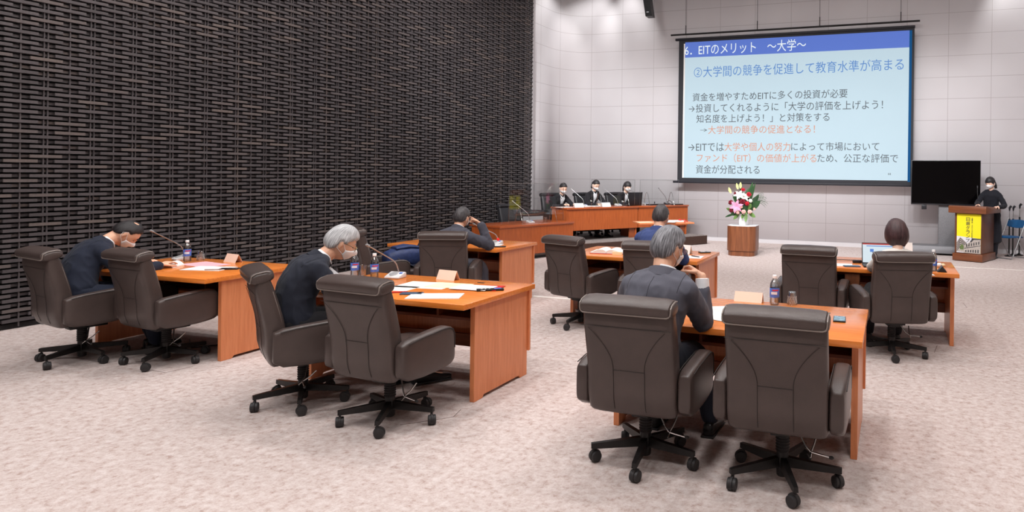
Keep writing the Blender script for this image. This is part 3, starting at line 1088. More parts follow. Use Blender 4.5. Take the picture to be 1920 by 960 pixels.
# ---------------------------------------------------------------- pedestal
Pp = at(1362, 479)
PED = thing('flower_pedestal', 'octagonal wooden pedestal with a white top under the flowers', 'pedestal', (Pp.x + .28, Pp.y + .26, 0), 0)
def octo(h, c_):
    return [(-h + c_, -h), (h - c_, -h), (h, -h + c_), (h, h - c_), (h - c_, h), (-h + c_, h), (-h, h - c_), (-h, -h + c_)]
obj('plinth', G().prism(octo(.265, .09), 0, .10, 'z', .003, 1), 'pedestal_wood', PED, ang=25)
obj('body', G().prism(octo(.285, .10), .10, .595, 'z', .003, 1), 'pedestal_wood', PED, ang=25)
obj('white_top', G().prism(octo(.285, .10), .595, .603, 'z'), 'white_plastic', PED, smooth=False)

# ---------------------------------------------------------------- small things
T = .71                                      # desk top height
def clear(name, tint=(1, 1, 1, 1), rough=.03, base=.06, gl=.55):
    """thin clear plastic or glass: mostly see-through, glossy at grazing angles"""
    m = bpy.data.materials.new(name)
    m.use_nodes = True
    nt = m.node_tree
    out = nt.nodes['Material Output']
    nt.nodes.remove(nt.nodes['Principled BSDF'])
    tr = nt.nodes.new('ShaderNodeBsdfTransparent')
    tr.inputs[0].default_value = tint
    go = nt.nodes.new('ShaderNodeBsdfGlossy')
    go.inputs['Roughness'].default_value = rough
    lw = nt.nodes.new('ShaderNodeLayerWeight')
    lw.inputs[0].default_value = .35
    mr = nt.nodes.new('ShaderNodeMapRange')
    mr.inputs[3].default_value = base
    mr.inputs[4].default_value = gl
    nt.links.new(lw.outputs['Fresnel'], mr.inputs[0])
    mx = nt.nodes.new('ShaderNodeMixShader')
    nt.links.new(mr.outputs[0], mx.inputs[0])
    nt.links.new(tr.outputs[0], mx.inputs[1])
    nt.links.new(go.outputs[0], mx.inputs[2])
    nt.links.new(mx.outputs[0], out.inputs[0])
    return m
M['acrylic'] = clear('clear_acrylic', (.975, .98, .98, 1), .02, .006, .12)
M['acrylic_edge'] = clear('acrylic_edge', (.86, .88, .88, 1), .1, .22, .6)
M['pet'] = clear('clear_bottle_plastic', (.92, .96, .99, 1), .12, .20, .8)
M['glass'] = clear('drinking_glass', (.93, .93, .93, 1), .05, .16, .8)
M['water'] = clear('water', (.86, .93, .97, 1), .02, .05, .4)
M['cap'] = mat('bottle_cap', srgb(238, 240, 242), .4, noise_scale=20, noise_amt=.02)
M['label_red'] = mat('label_red_mark', srgb(206, 60, 70), .4, noise_scale=20, noise_amt=.1)
M['label_white'] = mat('label_white_mark', srgb(230, 236, 246), .4, noise_scale=20, noise_amt=.05)

def facing(p):
    """rotation that turns local -y towards the camera"""
    return atan2(p[1], p[0]) - pi / 2

_bot = None
def bottle(p, label, group='water bottles on the desks'):
    global _bot
    t = thing('water_bottle', label, 'bottle', p, facing(p), group)
    if _bot is None:
        prof = [(.026, 0), (.0315, .004), (.0325, .02), (.031, .045), (.0325, .05), (.0325, .118), (.031, .122), (.0325, .13), (.030, .148), (.020, .168), (.0135, .178), (.0135, .192)]
        b = G().lathe(prof, 24).mesh('bottle_body', 'pet')
        wv = G().lathe([(.025, .003), (.0302, .006), (.0308, .02), (.0296, .045), (.031, .05), (.031, .118), (.029, .135)], 20).mesh('water', 'water')
        g = G().lathe([(.0328, .052), (.0331, .053), (.0331, .116), (.0328, .117)], 28, cap=False)
        lb = g.mesh('label_wrap', 'blue_label')
        g = G()
        for (a0, a1, z0, z1) in ((-.5, .9, .098, .108),):
            g.rings([[(.0335 * sin(a), -.0335 * cos(a), z) for z in (z0, z1)] for a in [a0 + (a1 - a0) * i / 8 for i in range(9)]], cap=False)
        rd = g.mesh('label_mark', 'label_red')
        g = G()
        g.rings([[(.0336 * sin(a), -.0336 * cos(a), z) for z in (.074, .092)] for a in [-.75 + 1.3 * i / 8 for i in range(9)]], cap=False)
        wh = g.mesh('label_mark', 'label_white')
        cp = G().lathe([(.0152, .183), (.0155, .184), (.0155, .202), (.014, .204)], 24).mesh('cap', 'cap')
        _bot = (b, wv, lb, rd, wh, cp)
    b = link('bottle_body', _bot[0], t)
    link('water', _bot[1], t)
    l = link('label_wrap', _bot[2], t)
    link('label_mark', _bot[3], l)
    link('label_mark', _bot[4], l)
    link('cap', _bot[5], t)
    return t
_gls = None
def tumbler(p, label, upside=False):
    global _gls
    t = thing('drinking_glass', label, 'glass', p, 0, 'drinking glasses on the desks')
    if _gls is None:
        pr = [(.024, 0), (.026, .003), (.034, .088), (.0335, .089), (.0315, .088), (.0245, .008), (.001, .007)]
        up = G().lathe(pr, 24).mesh('tumbler', 'glass')
        dn = G().lathe([(r, .089 - z) for r, z in pr], 24).mesh('tumbler', 'glass')
        g = G()
        for k in range(18):
            a = 2 * pi * k / 18
            g.tube([(.0345 * cos(a) , .0345 * sin(a), .012), (.029 * cos(a + .5), .029 * sin(a + .5), .06)], .0011, 4)
        cut = g.mesh('cut_pattern', 'mic_body')
        _gls = (up, dn, cut)
    link('tumbler', _gls[1 if upside else 0], t)
    if upside:
        tag(link('cut_pattern', _gls[2], t), None, None, None, 'stuff')
    return t

def sheet(name, p, w_, h_, rz, m_, label, cat='paper', th=.0025, z=0.0, group=None, bend=0.0):
    g = G()
    n = 8 if bend else 1
    rows = []
    for i in range(n + 1):
        x = -w_ / 2 + w_ * i / n
        zz = bend * abs(sin(pi * i / n))
        rows.append([(x, -h_ / 2, zz), (x, h_ / 2, zz), (x, h_ / 2, zz + th), (x, -h_ / 2, zz + th)])
    g.rings(rows)
    return solo(name, g, m_, label, cat, (p[0], p[1], (p[2] if len(p) > 2 else T) + z), rz, group, smooth=False)
def text_lines(parent, w_, h_, n, z, m_='ink', x0=.1):
    for k in range(n):
        y = h_ * (.36 - .72 * k / max(1, n - 1))
        obj('printed_line', G().box(-w_ / 2 + w_ * x0, w_ / 2 - w_ * (.1 + .18 * ((k * 7) % 3) / 2), y - .0018, y + .0018, z, z + .0004), m_, parent, smooth=False)

def tent(p, rz, label, w_=.19, h_=.075, m_='card'):
    t = thing('name_card', label, 'name card', p, rz, 'folded blank name cards')
    g = G()
    a = .034
    g.add([(-w_ / 2, -a, 0), (w_ / 2, -a, 0), (w_ / 2, 0, h_), (-w_ / 2, 0, h_), (-w_ / 2, -a - .002, 0), (w_ / 2, -a - .002, 0), (w_ / 2, 0, h_ + .002), (-w_ / 2, 0, h_ + .002)],
          [(0, 1, 2, 3), (4, 5, 6, 7), (0, 1, 5, 4), (1, 2, 6, 5), (0, 3, 7, 4)])
    obj('near_flap', g, m_, t, smooth=False)
    g = G()
    g.add([(-w_ / 2, a, 0), (w_ / 2, a, 0), (w_ / 2, 0, h_), (-w_ / 2, 0, h_), (-w_ / 2, a + .002, 0), (w_ / 2, a + .002, 0), (w_ / 2, 0, h_ + .002), (-w_ / 2, 0, h_ + .002)],
          [(0, 1, 2, 3), (4, 5, 6, 7), (0, 1, 5, 4), (1, 2, 6, 5), (0, 3, 7, 4)])
    obj('far_flap', g, m_, t, smooth=False)
    return t

def gooseneck(name, p, tip, label, base='grey', rz=0, ring=None, group='gooseneck conference microphones', small=1.0):
    """conference microphone: wedge base with grille and display, bent neck, capsule towards tip (world)"""
    t = thing(name, label, 'microphone', p, rz, group)
    k = small
    prof = [(-.055 * k, 0), (.06 * k, 0), (.06 * k, .042 * k), (.045 * k, .048 * k), (-.05 * k, .018 * k), (-.058 * k, .01 * k)]
    b = obj('base', G().prism(prof, -.068 * k, .068 * k, 'x', .007 * k, 2), 'mic_body' if base == 'grey' else 'dark_plastic', t)
    sl = atan2(.030, .095)
    mt = Matrix.Translation((-.014 * k, -.004 * k, .0345 * k)) @ Matrix.Rotation(sl, 4, 'X')
    obj('speaker_grille', G().lathe([(.034 * k, -.004), (.034 * k, .0015), (.03 * k, .003), (.001, .004)], 24, mtx=mt), 'mic_grey', b)
    mt = Matrix.Translation((.044 * k, .014 * k, .0405 * k)) @ Matrix.Rotation(sl, 4, 'X')
    obj('display', G().box(-.013 * k, .013 * k, -.011 * k, .011 * k, -.002, .0015, mtx=mt), 'blue_label' if base == 'grey' else 'mic_grey', b, smooth=False)
    R_ = Matrix.Rotation(-rz, 3, 'Z')
    tl = R_ @ (Vector(tip) - Vector(p))
    st = Vector((.012 * k, .035 * k, .044 * k))
    # rises straight, then bends towards the tip
    knee = Vector((st.x + (tl.x - st.x) * .10, st.y + (tl.y - st.y) * .10, st.z + (tl.z - st.z) * .36))
    path = []
    for i in range(15):
        u = i / 14
        if u < .3:
            q = st.lerp(knee, u / .3)
        else:
            q = knee.lerp(tl, (u - .3) / .7)
        path.append(q)
    for _ in range(2):
        path = [path[0]] + [(path[i - 1] + path[i] * 2 + path[i + 1]) / 4 for i in range(1, len(path) - 1)] + [path[-1]]
    obj('neck', G().tube(path, .0052 * k, 10), 'steel', t)
    d_ = (path[-1] - path[-2]).normalized()
    obj('capsule', G().tube([tl - d_ * .012, tl - d_ * .008, tl + d_ * .02, tl + d_ * .028], [.006 * k, .0105 * k, .0105 * k, .007 * k], 12), 'mic_grey', t)
    if ring:
        obj('lit_ring', G().tube([st - Vector((0, 0, .01)), st + (knee - st) * .05, st + (knee - st) * .36, st + (knee - st) * .42], [.010, .017, .013, .006], 14), ring, t)
    return t

def slab(name, p, w_, h_, th, rz, m_, label, cat, parts=()):
    """phone-like flat device; parts: (name, x0, x1, y0, y1, material)"""
    t = thing(name, label, cat, p, rz)
    obj('body', G().box(-w_ / 2, w_ / 2, -h_ / 2, h_ / 2, 0, th, min(.004, th * .4)), m_, t)
    for nm, x0, x1, y0, y1, mm in parts:
        obj(nm, G().box(x0, x1, y0, y1, th - .001, th + .0012, .0005, 1), mm, t)
    return t
M['phone_blue'] = mat('blue_grey_phone', srgb(78, 100, 126), .3, metal=.3, noise_scale=10, noise_amt=.05)
M['screen_dark'] = mat('dark_glass_screen', srgb(22, 24, 28), .1, noise_scale=10, noise_amt=.1)
M['screen_bright'] = mat('bright_phone_screen', srgb(90, 110, 120), .2, emit=(srgb(120, 150, 170), .35), noise_scale=60, noise_amt=.9)

# --- leftmost desk
p = at(351, 490, T)
bottle(p, 'water bottle with blue label on the leftmost desk, by the pink paper')
tumbler(at(376, 488, T), 'upturned patterned glass beside the bottle on the leftmost desk', True)
p = at(338, 487, T)
gooseneck('conference_microphone', p, on_y(286, 434, p.y - .33), 'grey gooseneck microphone on the leftmost desk, pointing at the bowed man', rz=-.3)
sheet('pink_sheet', at(384, 496, T), .40, .24, -.15, 'pink_paper', 'large pink sheet of paper on the leftmost desk', th=.002)
s_ = sheet('paper_booklet', at(392, 504, T), .36, .24, .25, 'paper', 'white stapled booklet in front of the pink sheet, leftmost desk', th=.005)
slab('smartphone', at(430, 505, T) + Vector((0, 0, .001)), .075, .15, .009, -1.0, 'dark_plastic', 'dark smartphone near the front corner of the leftmost desk', 'phone', (('screen', -.033, .033, -.068, .068, 'screen_dark'),))
tent(at(437, 491, T), -.15, 'blank folded name card at the back of the leftmost desk')
sheet('folded_cloth', at(322, 500, T), .12, .16, .4, 'paper', 'crumpled white paper bundle beside the empty chair, leftmost desk', th=.012, bend=.035)
obj_pen = solo('pencil', G().tube([(-.07, 0, .004), (.055, 0, .004), (.07, 0, .004)], [.004, .004, .001], 6), 'desk_dark', 'thin brown pencil on the white booklet of the leftmost desk', 'pencil', at(400, 507.5, T) + Vector((0, 0, .006)), .5)

# --- left front desk
bottle(at(665, 518, T), 'left of the two water bottles on the left front desk, nearer the white-haired man')
bottle(at(702, 521, T), 'right of the two water bottles on the left front desk, beside the grey microphone')
tumbler(at(680, 517, T), 'clear glass between the two bottles on the left front desk')
p = at(741, 521, T)
gooseneck('conference_microphone', p, on_y(691, 461, p.y - .28), 'grey gooseneck microphone on the left front desk, bent toward the white-haired man', rz=.15)
tent(at(840, 524, T), -.1, 'blank folded name card at the back of the left front desk')
sheet('document', at(800, 535, T), .42, .28, .12, 'paper', 'white document on the left front desk, under the cream booklet', th=.002)
s_ = sheet('cream_booklet', at(843, 536, T), .31, .21, .10, 'cream_paper', 'cream booklet in the middle of the left front desk', th=.003, z=.0022)
text_lines(s_, .12, .04, 2, .003, 'leather_trim')
sheet('document', at(888, 541, T), .30, .21, .08, 'paper', 'white sheet over a red folder on the left front desk', th=.002, z=.007)
sheet('red_folder', at(902, 540.5, T), .31, .22, .22, 'red', 'red folder edge showing beneath the white sheet on the left front desk', 'folder', th=.004, z=.002)
sheet('document', at(750, 541, T), .22, .20, .1, 'paper', 'white paper beside the red pen, left front desk', th=.002)
s_ = sheet('lined_paper', at(816, 556, T), .37, .20, .42, 'paper', 'thick white lined paper at the front edge of the left front desk', th=.006)
text_lines(s_, .3, .16, 5, .006, 'mic_grey')
slab('smartphone', at(772, 551.5, T), .075, .155, .010, -1.17, 'phone_blue', 'blue-grey smartphone lying on the left front desk', 'phone', (('camera_strip', -.030, .030, .045, .07, 'screen_dark'),))
REM = slab('voice_recorder', at(919, 545, T), .055, .20, .016, -.95, 'dark_plastic', 'black handset with silver buttons near the front right corner of the left front desk', 'recorder', (('display', -.018, .018, .03, .08, 'blue_label'),))
for k in range(3):
    obj('button', G().box(-.015, .015, -.07 + .028 * k, -.053 + .028 * k, .015, .019, .002, 1), 'steel', REM)
g = G().tube([(-.065, 0, .006), (.05, 0, .006), (.068, 0, .006)], [.0055, .0055, .0015], 8)
t = solo('red_pen', g, 'red', 'red pen by the blue-grey smartphone, left front desk', 'pen', at(746, 549, T), .65)
solo('wall_plug', G().box(-.03, .03, -.008, .008, 0, .004, .001, 1), 'dark_plastic', 'small dark cable slot near the back right of the left front desk', 'slot', at(902, 530.5, T), .0)

# --- second-row left desk
p = at(930, 458, T)
gooseneck('conference_microphone', p, on_y(890, 421, p.y - .36), 'white gooseneck microphone with a lit red ring on the second-row left desk', rz=.0, ring='red_glow')
s_ = sheet('document', at(923, 460, T), .20, .26, .2, 'paper', 'white papers beneath the red-lit microphone', th=.004)
slab('voice_recorder', at(933, 463.5, T), .055, .19, .014, -1.1, 'dark_plastic', 'dark flat recorder in front of the red-lit microphone', 'recorder', (('display', -.02, .02, -.05, .05, 'mic_grey'),))
sheet('note_slip', at(917, 465.5, T), .11, .06, .4, 'paper', 'small white slip near the front edge, second-row left desk', th=.001)

# --- navy bag on the chair of the second-row left desk
M['navy'] = mat('navy_nylon', srgb(40, 54, 96), .55, noise_scale=18, noise_amt=.3, bump=.5, bump_scale=30)
M['navy_trim'] = mat('navy_strap', srgb(26, 32, 52), .6, noise_scale=30, noise_amt=.2)
BAG = thing('backpack', 'navy blue backpack resting on the chair at the second-row left desk', 'bag', (-5.38, 6.44, .48), -.5)
g = G()
g.se_sweep([((0, y, z), (1, 0, 0), (0, 0, 1), hx, hz, 3) for y, z, hx, hz in
            ((-.20, .11, .12, .09), (-.10, .125, .155, .115), (.02, .13, .165, .12), (.14, .12, .15, .11), (.24, .10, .12, .085))])
obj('body', g, 'navy', BAG)
g = G()
g.se_sweep([((.02, y, z), (1, 0, 0), (0, 0, 1), hx, hz, 3) for y, z, hx, hz in ((-.13, .235, .09, .02), (0, .252, .11, .022), (.12, .235, .09, .02))])
obj('front_pocket', g, 'navy', BAG)
obj('zip', G().tube([(-.09, -.15, .225), (-.02, -.10, .248), (.06, 0, .262), (.06, .14, .247)], .004, 6), 'navy_trim', BAG)
obj('handle', G().tube([(-.05, .16, .21), (-.05, .19, .27), (0, .20, .285), (.05, .19, .27), (.05, .16, .21)], .008, 8), 'navy_trim', BAG)
for s2 in (-1, 1):
    obj('strap', G().tube([(s2 * .07, -.18, .18), (s2 * .15, -.12, .12), (s2 * .17, .02, .04), (s2 * .12, .18, .05)], .012, 8, flat=.4), 'navy_trim', BAG)

# --- second-row middle desk
def open_book(p, rz):
    t = thing('open_book', 'thick open book lying on the left of the second-row middle desk', 'book', p, rz)
    obj('cover', G().box(-.19, .19, -.135, .135, 0, .006, .002, 1), 'red', t)
    for s2 in (-1, 1):
        rows = []
        for i in range(9):
            u = i / 8
            x = s2 * (.004 + .178 * u)
            zz = .012 + .032 * sin(pi * min(1, u * 1.15)) ** .7 * (1 - .55 * u) + .008 * (1 - u)
            rows.append([(x, -.128, .0065), (x, .128, .0065), (x, .128, zz + .008), (x, -.128, zz + .008)])
        obj('pages', G().rings(rows), 'paper', t, ang=50)
    return t
open_book(at(1142, 474, T), .15)
t = thing('page_flag_stack', 'stack of papers with pink and yellow dividers beside the open book', 'paper stack', at(1182, 475, T), .1)
obj('sheets', G().box(-.09, .12, -.14, .14, 0, .03, .002, 1), 'paper', t, smooth=False)
obj('pink_divider', G().box(.02, .128, .02, .15, .031, .034), 'pink_paper', t, smooth=False)
obj('yellow_divider', G().box(-.16, -.05, -.17, -.155, -.055, .03), 'cream_paper', t, smooth=False)
s_ = sheet('document', at(1295, 482, T), .26, .22, .1, 'paper', 'white paper at the right end of the second-row middle desk', th=.003)
t = tent(at(1285, 476, T), -.25, 'upright folded white card on the second-row middle desk', .15, .10, 'paper')
CAL = slab('calculator', at(1321, 474, T), .075, .13, .012, -.9, 'dark_plastic', 'small dark calculator at the right end of the second-row middle desk', 'calculator', (('display', -.028, .028, .03, .055, 'mic_grey'),))
for k in range(6):
    obj('key', G().box(-.028 + .02 * (k % 3), -.012 + .02 * (k % 3), -.05 + .03 * (k // 3), -.03 + .03 * (k // 3), .011, .0145), 'mic_body', CAL, smooth=False)
solo('ballpoint_pen', G().tube([(-.06, 0, .005), (.05, 0, .005), (.065, 0, .005)], [.005, .005, .0015], 8), 'dark_plastic', 'dark pen on the white paper of the second-row middle desk', 'pen', at(1304, 482, T) + Vector((0, 0, .003)), -.5)

# --- right front desk
bottle(at(1452, 571, T), 'water bottle with blue label on the right front desk')
tumbler(at(1485, 571, T), 'upturned patterned glass beside the bottle on the right front desk', True)
tent(at(1404, 565, T), -.03, 'blank folded name card at the back of the right front desk', .20, .065)
s_ = sheet('printed_sheet', at(1352, 583, T), .21, .29, .55, 'paper', 'printed white sheet beside the elbow of the grey-suited man', th=.002)
text_lines(s_, .19, .25, 6, .002)
s_ = sheet('printed_sheet', at(1372, 596, T), .21, .27, -.35, 'paper', 'second white sheet overlapping the printed one, right front desk', th=.002, z=.0022)
text_lines(s_, .19, .22, 4, .002, 'mic_grey')
slab('smartphone', at(1574, 600, T), .075, .15, .010, .06, 'dark_plastic', 'smartphone showing a bright picture at the right of the right front desk', 'phone', (('screen', -.034, .034, -.069, .069, 'screen_bright'),))

# --- second-row right desk
LP = thing('laptop', 'open laptop with a bright screen on the second-row right desk', 'laptop', at(1650, 500, T), .12)
lb = obj('keyboard_base', G().box(-.165, .165, -.11, .11, 0, .016, .004), 'dark_plastic', LP)
obj('key_field', G().box(-.15, .15, -.02, .09, .0155, .0175), 'rubber', lb, smooth=False)
mt = Matrix.Translation((0, .112, .012)) @ Matrix.Rotation(-.22, 4, 'X')
M['lcd'] = mat('lit_laptop_screen', srgb(130, 140, 145), .3, emit=(srgb(216, 234, 244), .7), noise_scale=2, noise_amt=.02)
M['lcd_red'] = mat('lit_title_bar', srgb(110, 40, 40), .3, emit=(srgb(196, 66, 66), .6))
M['lcd_blue'] = mat('lit_menu_bar', srgb(60, 90, 140), .3, emit=(srgb(92, 140, 220), .6))
ld = obj('lid', G().box(-.165, .165, -.004, .008, 0, .215, .003, mtx=mt), 'dark_plastic', LP)
obj('screen', G().box(-.157, .157, -.0055, -.004, .012, .207, mtx=mt), 'lcd', ld, smooth=False)
obj('title_bar', G().box(-.157, .157, -.0065, -.0055, .194, .207, mtx=mt), 'lcd_red', ld, smooth=False)
obj('menu_bar', G().box(-.12, .157, -.0065, -.0055, .176, .184, mtx=mt), 'lcd_blue', ld, smooth=False)
obj('page_picture', G().box(-.085, -.05, -.0065, -.0055, .12, .15, mtx=mt), 'lcd_blue', ld, smooth=False)
bottle(at(1750, 508, T), 'water bottle on the second-row right desk, right of the person with the laptop')
g = G().prism([(-.045, 0), (.045, 0), (0, .06)], -.05, .05, 'y', .003, 1)
solo('triangular_stand', g, 'dark_plastic', 'black triangular stand at the right end of the second-row right desk', 'stand', at(1766, 509.5, T), 0)
solo('crumpled_tissue', G().ell((0, 0, .022), (.03, .025, .022), 9, 7), 'paper', 'small white crumpled tissue behind the black triangular stand', 'tissue', at(1761, 501, T), .4)
solo('lemon_sweet', G().ell((0, 0, .016), (.022, .016, .016), 9, 7), 'cream_paper', 'small pale yellow wrapped lump behind the black triangular stand', 'sweet', at(1768.5, 500, T), .3)
slab('smartphone', at(1597, 500, T), .08, .16, .010, -1.25, 'phone_blue', 'pale blue smartphone left of the laptop', 'phone', (('screen', -.036, .036, -.074, .074, 'phone_blue'),))
t = solo('power_adapter', G().box(-.045, .045, -.025, .025, 0, .03, .006), 'dark_plastic', 'black power adapter between the laptop and the pale blue phone', 'adapter', at(1607, 493, T), .2)
sheet('document', at(1583, 497, T), .16, .21, .1, 'paper', 'white sheet at the left end of the second-row right desk', th=.002)
solo('white_slip', G().box(-.03, .03, -.05, .05, 0, .002), 'paper', 'small white slip under the bottle on the second-row right desk', 'paper', at(1744, 515, T), .2, smooth=False)
g = G()
a = at(1606, 491, T)
pth = [a + Vector((0, .03, .01)), a + Vector((-.05, .08, .006)), a + Vector((-.15, .10, .006)), a + Vector((-.3, .06, .006))]
solo('power_cable', G().tube(pth, .004, 6), 'dark_plastic', 'black power cable trailing left from the adapter, second-row right desk', 'cable')
t = thing('leaflet_stand', 'white leaflet standing behind the short-haired person', 'leaflet', at(1703, 491, T), -.2)
obj('leaflet', G().add([(-.06, 0, 0), (.05, 0, 0), (.03, .05, .20), (-.04, .05, .20), (-.06, .003, 0), (.05, .003, 0), (.03, .053, .20), (-.04, .053, .20)],
    [(0, 1, 2, 3), (4, 5, 6, 7), (0, 1, 5, 4), (1, 2, 6, 5), (2, 3, 7, 6), (0, 3, 7, 4)]), 'paper', t, smooth=False)
# carton resting on the seat of the left chair there
solo('carton_box', G().box(-.07, .07, -.05, .05, 0, .13, .003, 1), 'pedestal_wood', 'small brown box between the left chair and the second-row right desk', 'box', (-.36, 6.86, .523), 0)

# --- tribune things
def tr(s_, n_, z=0.0):
    p = FL + TR_D * s_ + TR_N * n_
    return Vector((p.x, p.y, DZ + .69 + z))
def ld_(s_, n_, z=0.0):
    p = LF + LD * s_ + LN * n_
    return Vector((p.x, p.y, .65 + z))
def partition(org, ang, w_, h_, label):
    """clear acrylic screen on two arched feet"""
    t = thing('acrylic_partition', label, 'clear screen', org, ang, 'clear acrylic desk screens')
    obj('pane', G().box(0, w_, -.002, .002, .02, h_), 'acrylic', t, smooth=False)
    g = G().tube([(0, 0, .02), (0, 0, h_), (w_, 0, h_), (w_, 0, .02)], .0055, 6)
    obj('pane_edge', g, 'acrylic_edge', t)
    for x in (w_ * .17, w_ * .80):
        pts = [(x, -.12, 0), (x, -.10, .05), (x, -.035, .27), (x, 0, .30), (x, .035, .27), (x, .10, .05), (x, .12, 0)]
        obj('foot', G().tube(pts, .006, 6), 'acrylic_edge', t)
    return t
partition(ld_(.34, .17), LA, 1.38, .76, 'large clear acrylic screen standing on the low desk')
partition(tr(.70, .13), TR_ANG, 1.15, .58, 'clear acrylic screen at the middle of the raised tribune')
partition(tr(2.0, .13), TR_ANG, 1.15, .58, 'clear acrylic screen at the right of the raised tribune')
p = ld_(1.02, .34)
gooseneck('conference_microphone', p, ld_(.86, .66, .40), 'white gooseneck microphone on the low desk behind the clear screen', rz=LA - .1)
p = tr(.66, .33)
gooseneck('conference_microphone', p, tr(.52, .62, .36), 'white gooseneck microphone between the left and middle women', rz=TR_ANG)
p = tr(1.56, .34)
gooseneck('conference_microphone', p, tr(1.40, .60, .34), 'white gooseneck microphone right of the middle woman', rz=TR_ANG)
p = tr(2.36, .36)
gooseneck('conference_microphone', p, tr(2.06, .62, .36), 'white gooseneck microphone at the face of the woman behind the monitor', rz=TR_ANG)
p = tr(3.02, .38)
gooseneck('gooseneck_microphone', p, tr(2.72, .34, .38), 'black gooseneck microphone alone at the right end of the tribune', base='dark', rz=TR_ANG)
def plate(p, lab):
    t = tent(p, TR_ANG, lab, .22, .085, 'paper')
    return t
plate(tr(.36, .10), 'white name plate in front of the left seated woman')
plate(tr(1.05, .10), 'white name plate in front of the middle seated woman')
sheet('document', tr(.12, .28), .30, .21, TR_ANG + .1, 'paper', 'white papers under the hands of the left seated woman', th=.004)
sheet('document', tr(1.05, .36), .42, .24, TR_ANG, 'paper', 'white papers before the middle seated woman', th=.006)
sheet('document', tr(.74, .36), .24, .21, TR_ANG + .2, 'paper', 'white papers left of the middle seated woman', th=.012)
MON = thing('laptop_computer', 'black open laptop seen from behind, before the right seated woman', 'laptop', tr(1.93, .22), TR_ANG)
mb = obj('keyboard_base', G().box(-.20, .20, .02, .28, 0, .02, .004), 'dark_plastic', MON)
mt = Matrix.Translation((0, .02, .012)) @ Matrix.Rotation(.12, 4, 'X')
ml = obj('lid', G().box(-.20, .20, -.012, .0, 0, .29, .006, mtx=mt), 'dark_plastic', MON)
obj('logo_bar', G().box(-.05, .05, -.0135, -.012, .14, .148, mtx=mt), 'black_trim', ml, smooth=False)
t = thing('control_console', 'flat dark switch console at the right of the tribune', 'console', tr(2.52, .22), TR_ANG)
obj('body', G().box(-.22, .22, -.07, .07, 0, .028, .004), 'dark_plastic', t)
for k in range(6):
    obj('button', G().box(-.19 + .06 * k, -.16 + .06 * k, -.02, .02, .027, .034), 'mic_grey', t, smooth=False)
t = thing('control_console', 'second flat dark console at the far right end of the tribune', 'console', tr(3.12, .14), TR_ANG)
obj('body', G().box(-.14, .14, -.06, .06, 0, .022, .004), 'dark_plastic', t)
for k in range(4):
    obj('button', G().box(-.11 + .06 * k, -.08 + .06 * k, -.02, .02, .021, .028), 'mic_grey', t, smooth=False)
solo('desk_cable', G().tube([tr(2.86, .2, .006), tr(2.88, .22, .07), tr(2.95, .24, .10), tr(3.02, .24, .08), tr(3.05, .22, .006)], .006, 6), 'dark_plastic', 'black cable loop standing up on the right end of the tribune', 'cable')
solo('card_holder', G().box(-.012, .012, -.006, .006, 0, .075, .003).box(-.02, .02, -.02, .02, 0, .006), 'dark_plastic', 'little black upright holder beside the switch console', 'holder', tr(2.60, .34), TR_ANG)
t = thing('desk_caddy', 'black equipment rack behind the low desk, beside the left woman', 'equipment', FL + TR_N * .62 - TR_D * .36 + Vector((0, 0, DZ)), TR_ANG)
obj('case', G().box(-.30, .20, 0, .30, 0, .62, .006), 'dark_plastic', t)
obj('front_plate', G().box(-.28, .18, -.008, 0, .40, .50), 'mic_grey', t, smooth=False)
tumbler(ld_(1.42, .36), 'clear glass at the right end of the low desk')
# side table: papers, black folder, triangular sign and petals
def stt(x, y, z=0.0):
    p = SO + Matrix.Rotation(SA, 3, 'Z') @ Vector((x, y, 0))
    return Vector((p.x, p.y, .70 + z))
sheet('document', stt(.14, .16), .28, .21, SA + .1, 'cream_paper', 'pale sheet at the left end of the small side table', th=.002)
sheet('document', stt(.78, .30), .34, .22, SA, 'paper', 'white papers at the right of the small side table', th=.02)
t = solo('black_folder', G().box(-.13, .13, -.09, .09, 0, .01, .003, 1), 'dark_plastic', 'black folder on the small side table', 'folder', stt(.50, .2), SA)
s_ = sheet('hanging_sheet', stt(.62, .04), .20, .30, SA - .5, 'paper', 'white sheet lying over the front edge of the small side table', th=.002, z=.012)
t = thing('triangle_sign', 'small triangular printed stand on the side table', 'sign', stt(.56, .34), SA)
obj('frame', G().tube([(-.045, 0, .004), (.06, 0, .004), (.0, .02, .20)], .006, 6, closed=True), 'paper', t)
obj('printed_face', G().prism([(-.04, .006), (.052, .006), (0, .185)], .002, .006, 'y'), 'mic_grey', t, smooth=False)
prng = random.Random(3)
for k in range(9):
    solo('flower_petal', G().ell((0, 0, .012), (.026, .018, .012), 10, 6), 'red', 'red petal strewn on the right end of the side table', 'petal', stt(.86 + .17 * prng.random(), .05 + .3 * prng.random(), .021 if k % 2 else .0), prng.random() * 3, 'red petals on the side table')

# ---------------------------------------------------------------- flowers in the vase
M['leaf'] = mat('dark_leaf', srgb(44, 78, 44), .45, noise_scale=14, noise_amt=.35)
M['leaf2'] = mat('light_leaf', srgb(96, 128, 66), .5, noise_scale=14, noise_amt=.3)
M['fl_red'] = mat('red_bloom', srgb(176, 18, 40), .5, noise_scale=30, noise_amt=.3)
M['fl_dark'] = mat('dark_red_bloom', srgb(112, 14, 34), .5, noise_scale=30, noise_amt=.3)
M['fl_pink'] = mat('pink_bloom', srgb(226, 136, 168), .5, noise_scale=30, noise_amt=.2)
M['fl_pale'] = mat('pale_pink_bloom', srgb(236, 184, 176), .5, noise_scale=30, noise_amt=.15)
M['fl_white'] = mat('white_bloom', srgb(240, 236, 226), .5, noise_scale=30, noise_amt=.08)
M['fl_lime'] = mat('lime_bud', srgb(206, 214, 140), .5, noise_scale=30, noise_amt=.15)
VC = Vector((PED.location.x, PED.location.y, .603))
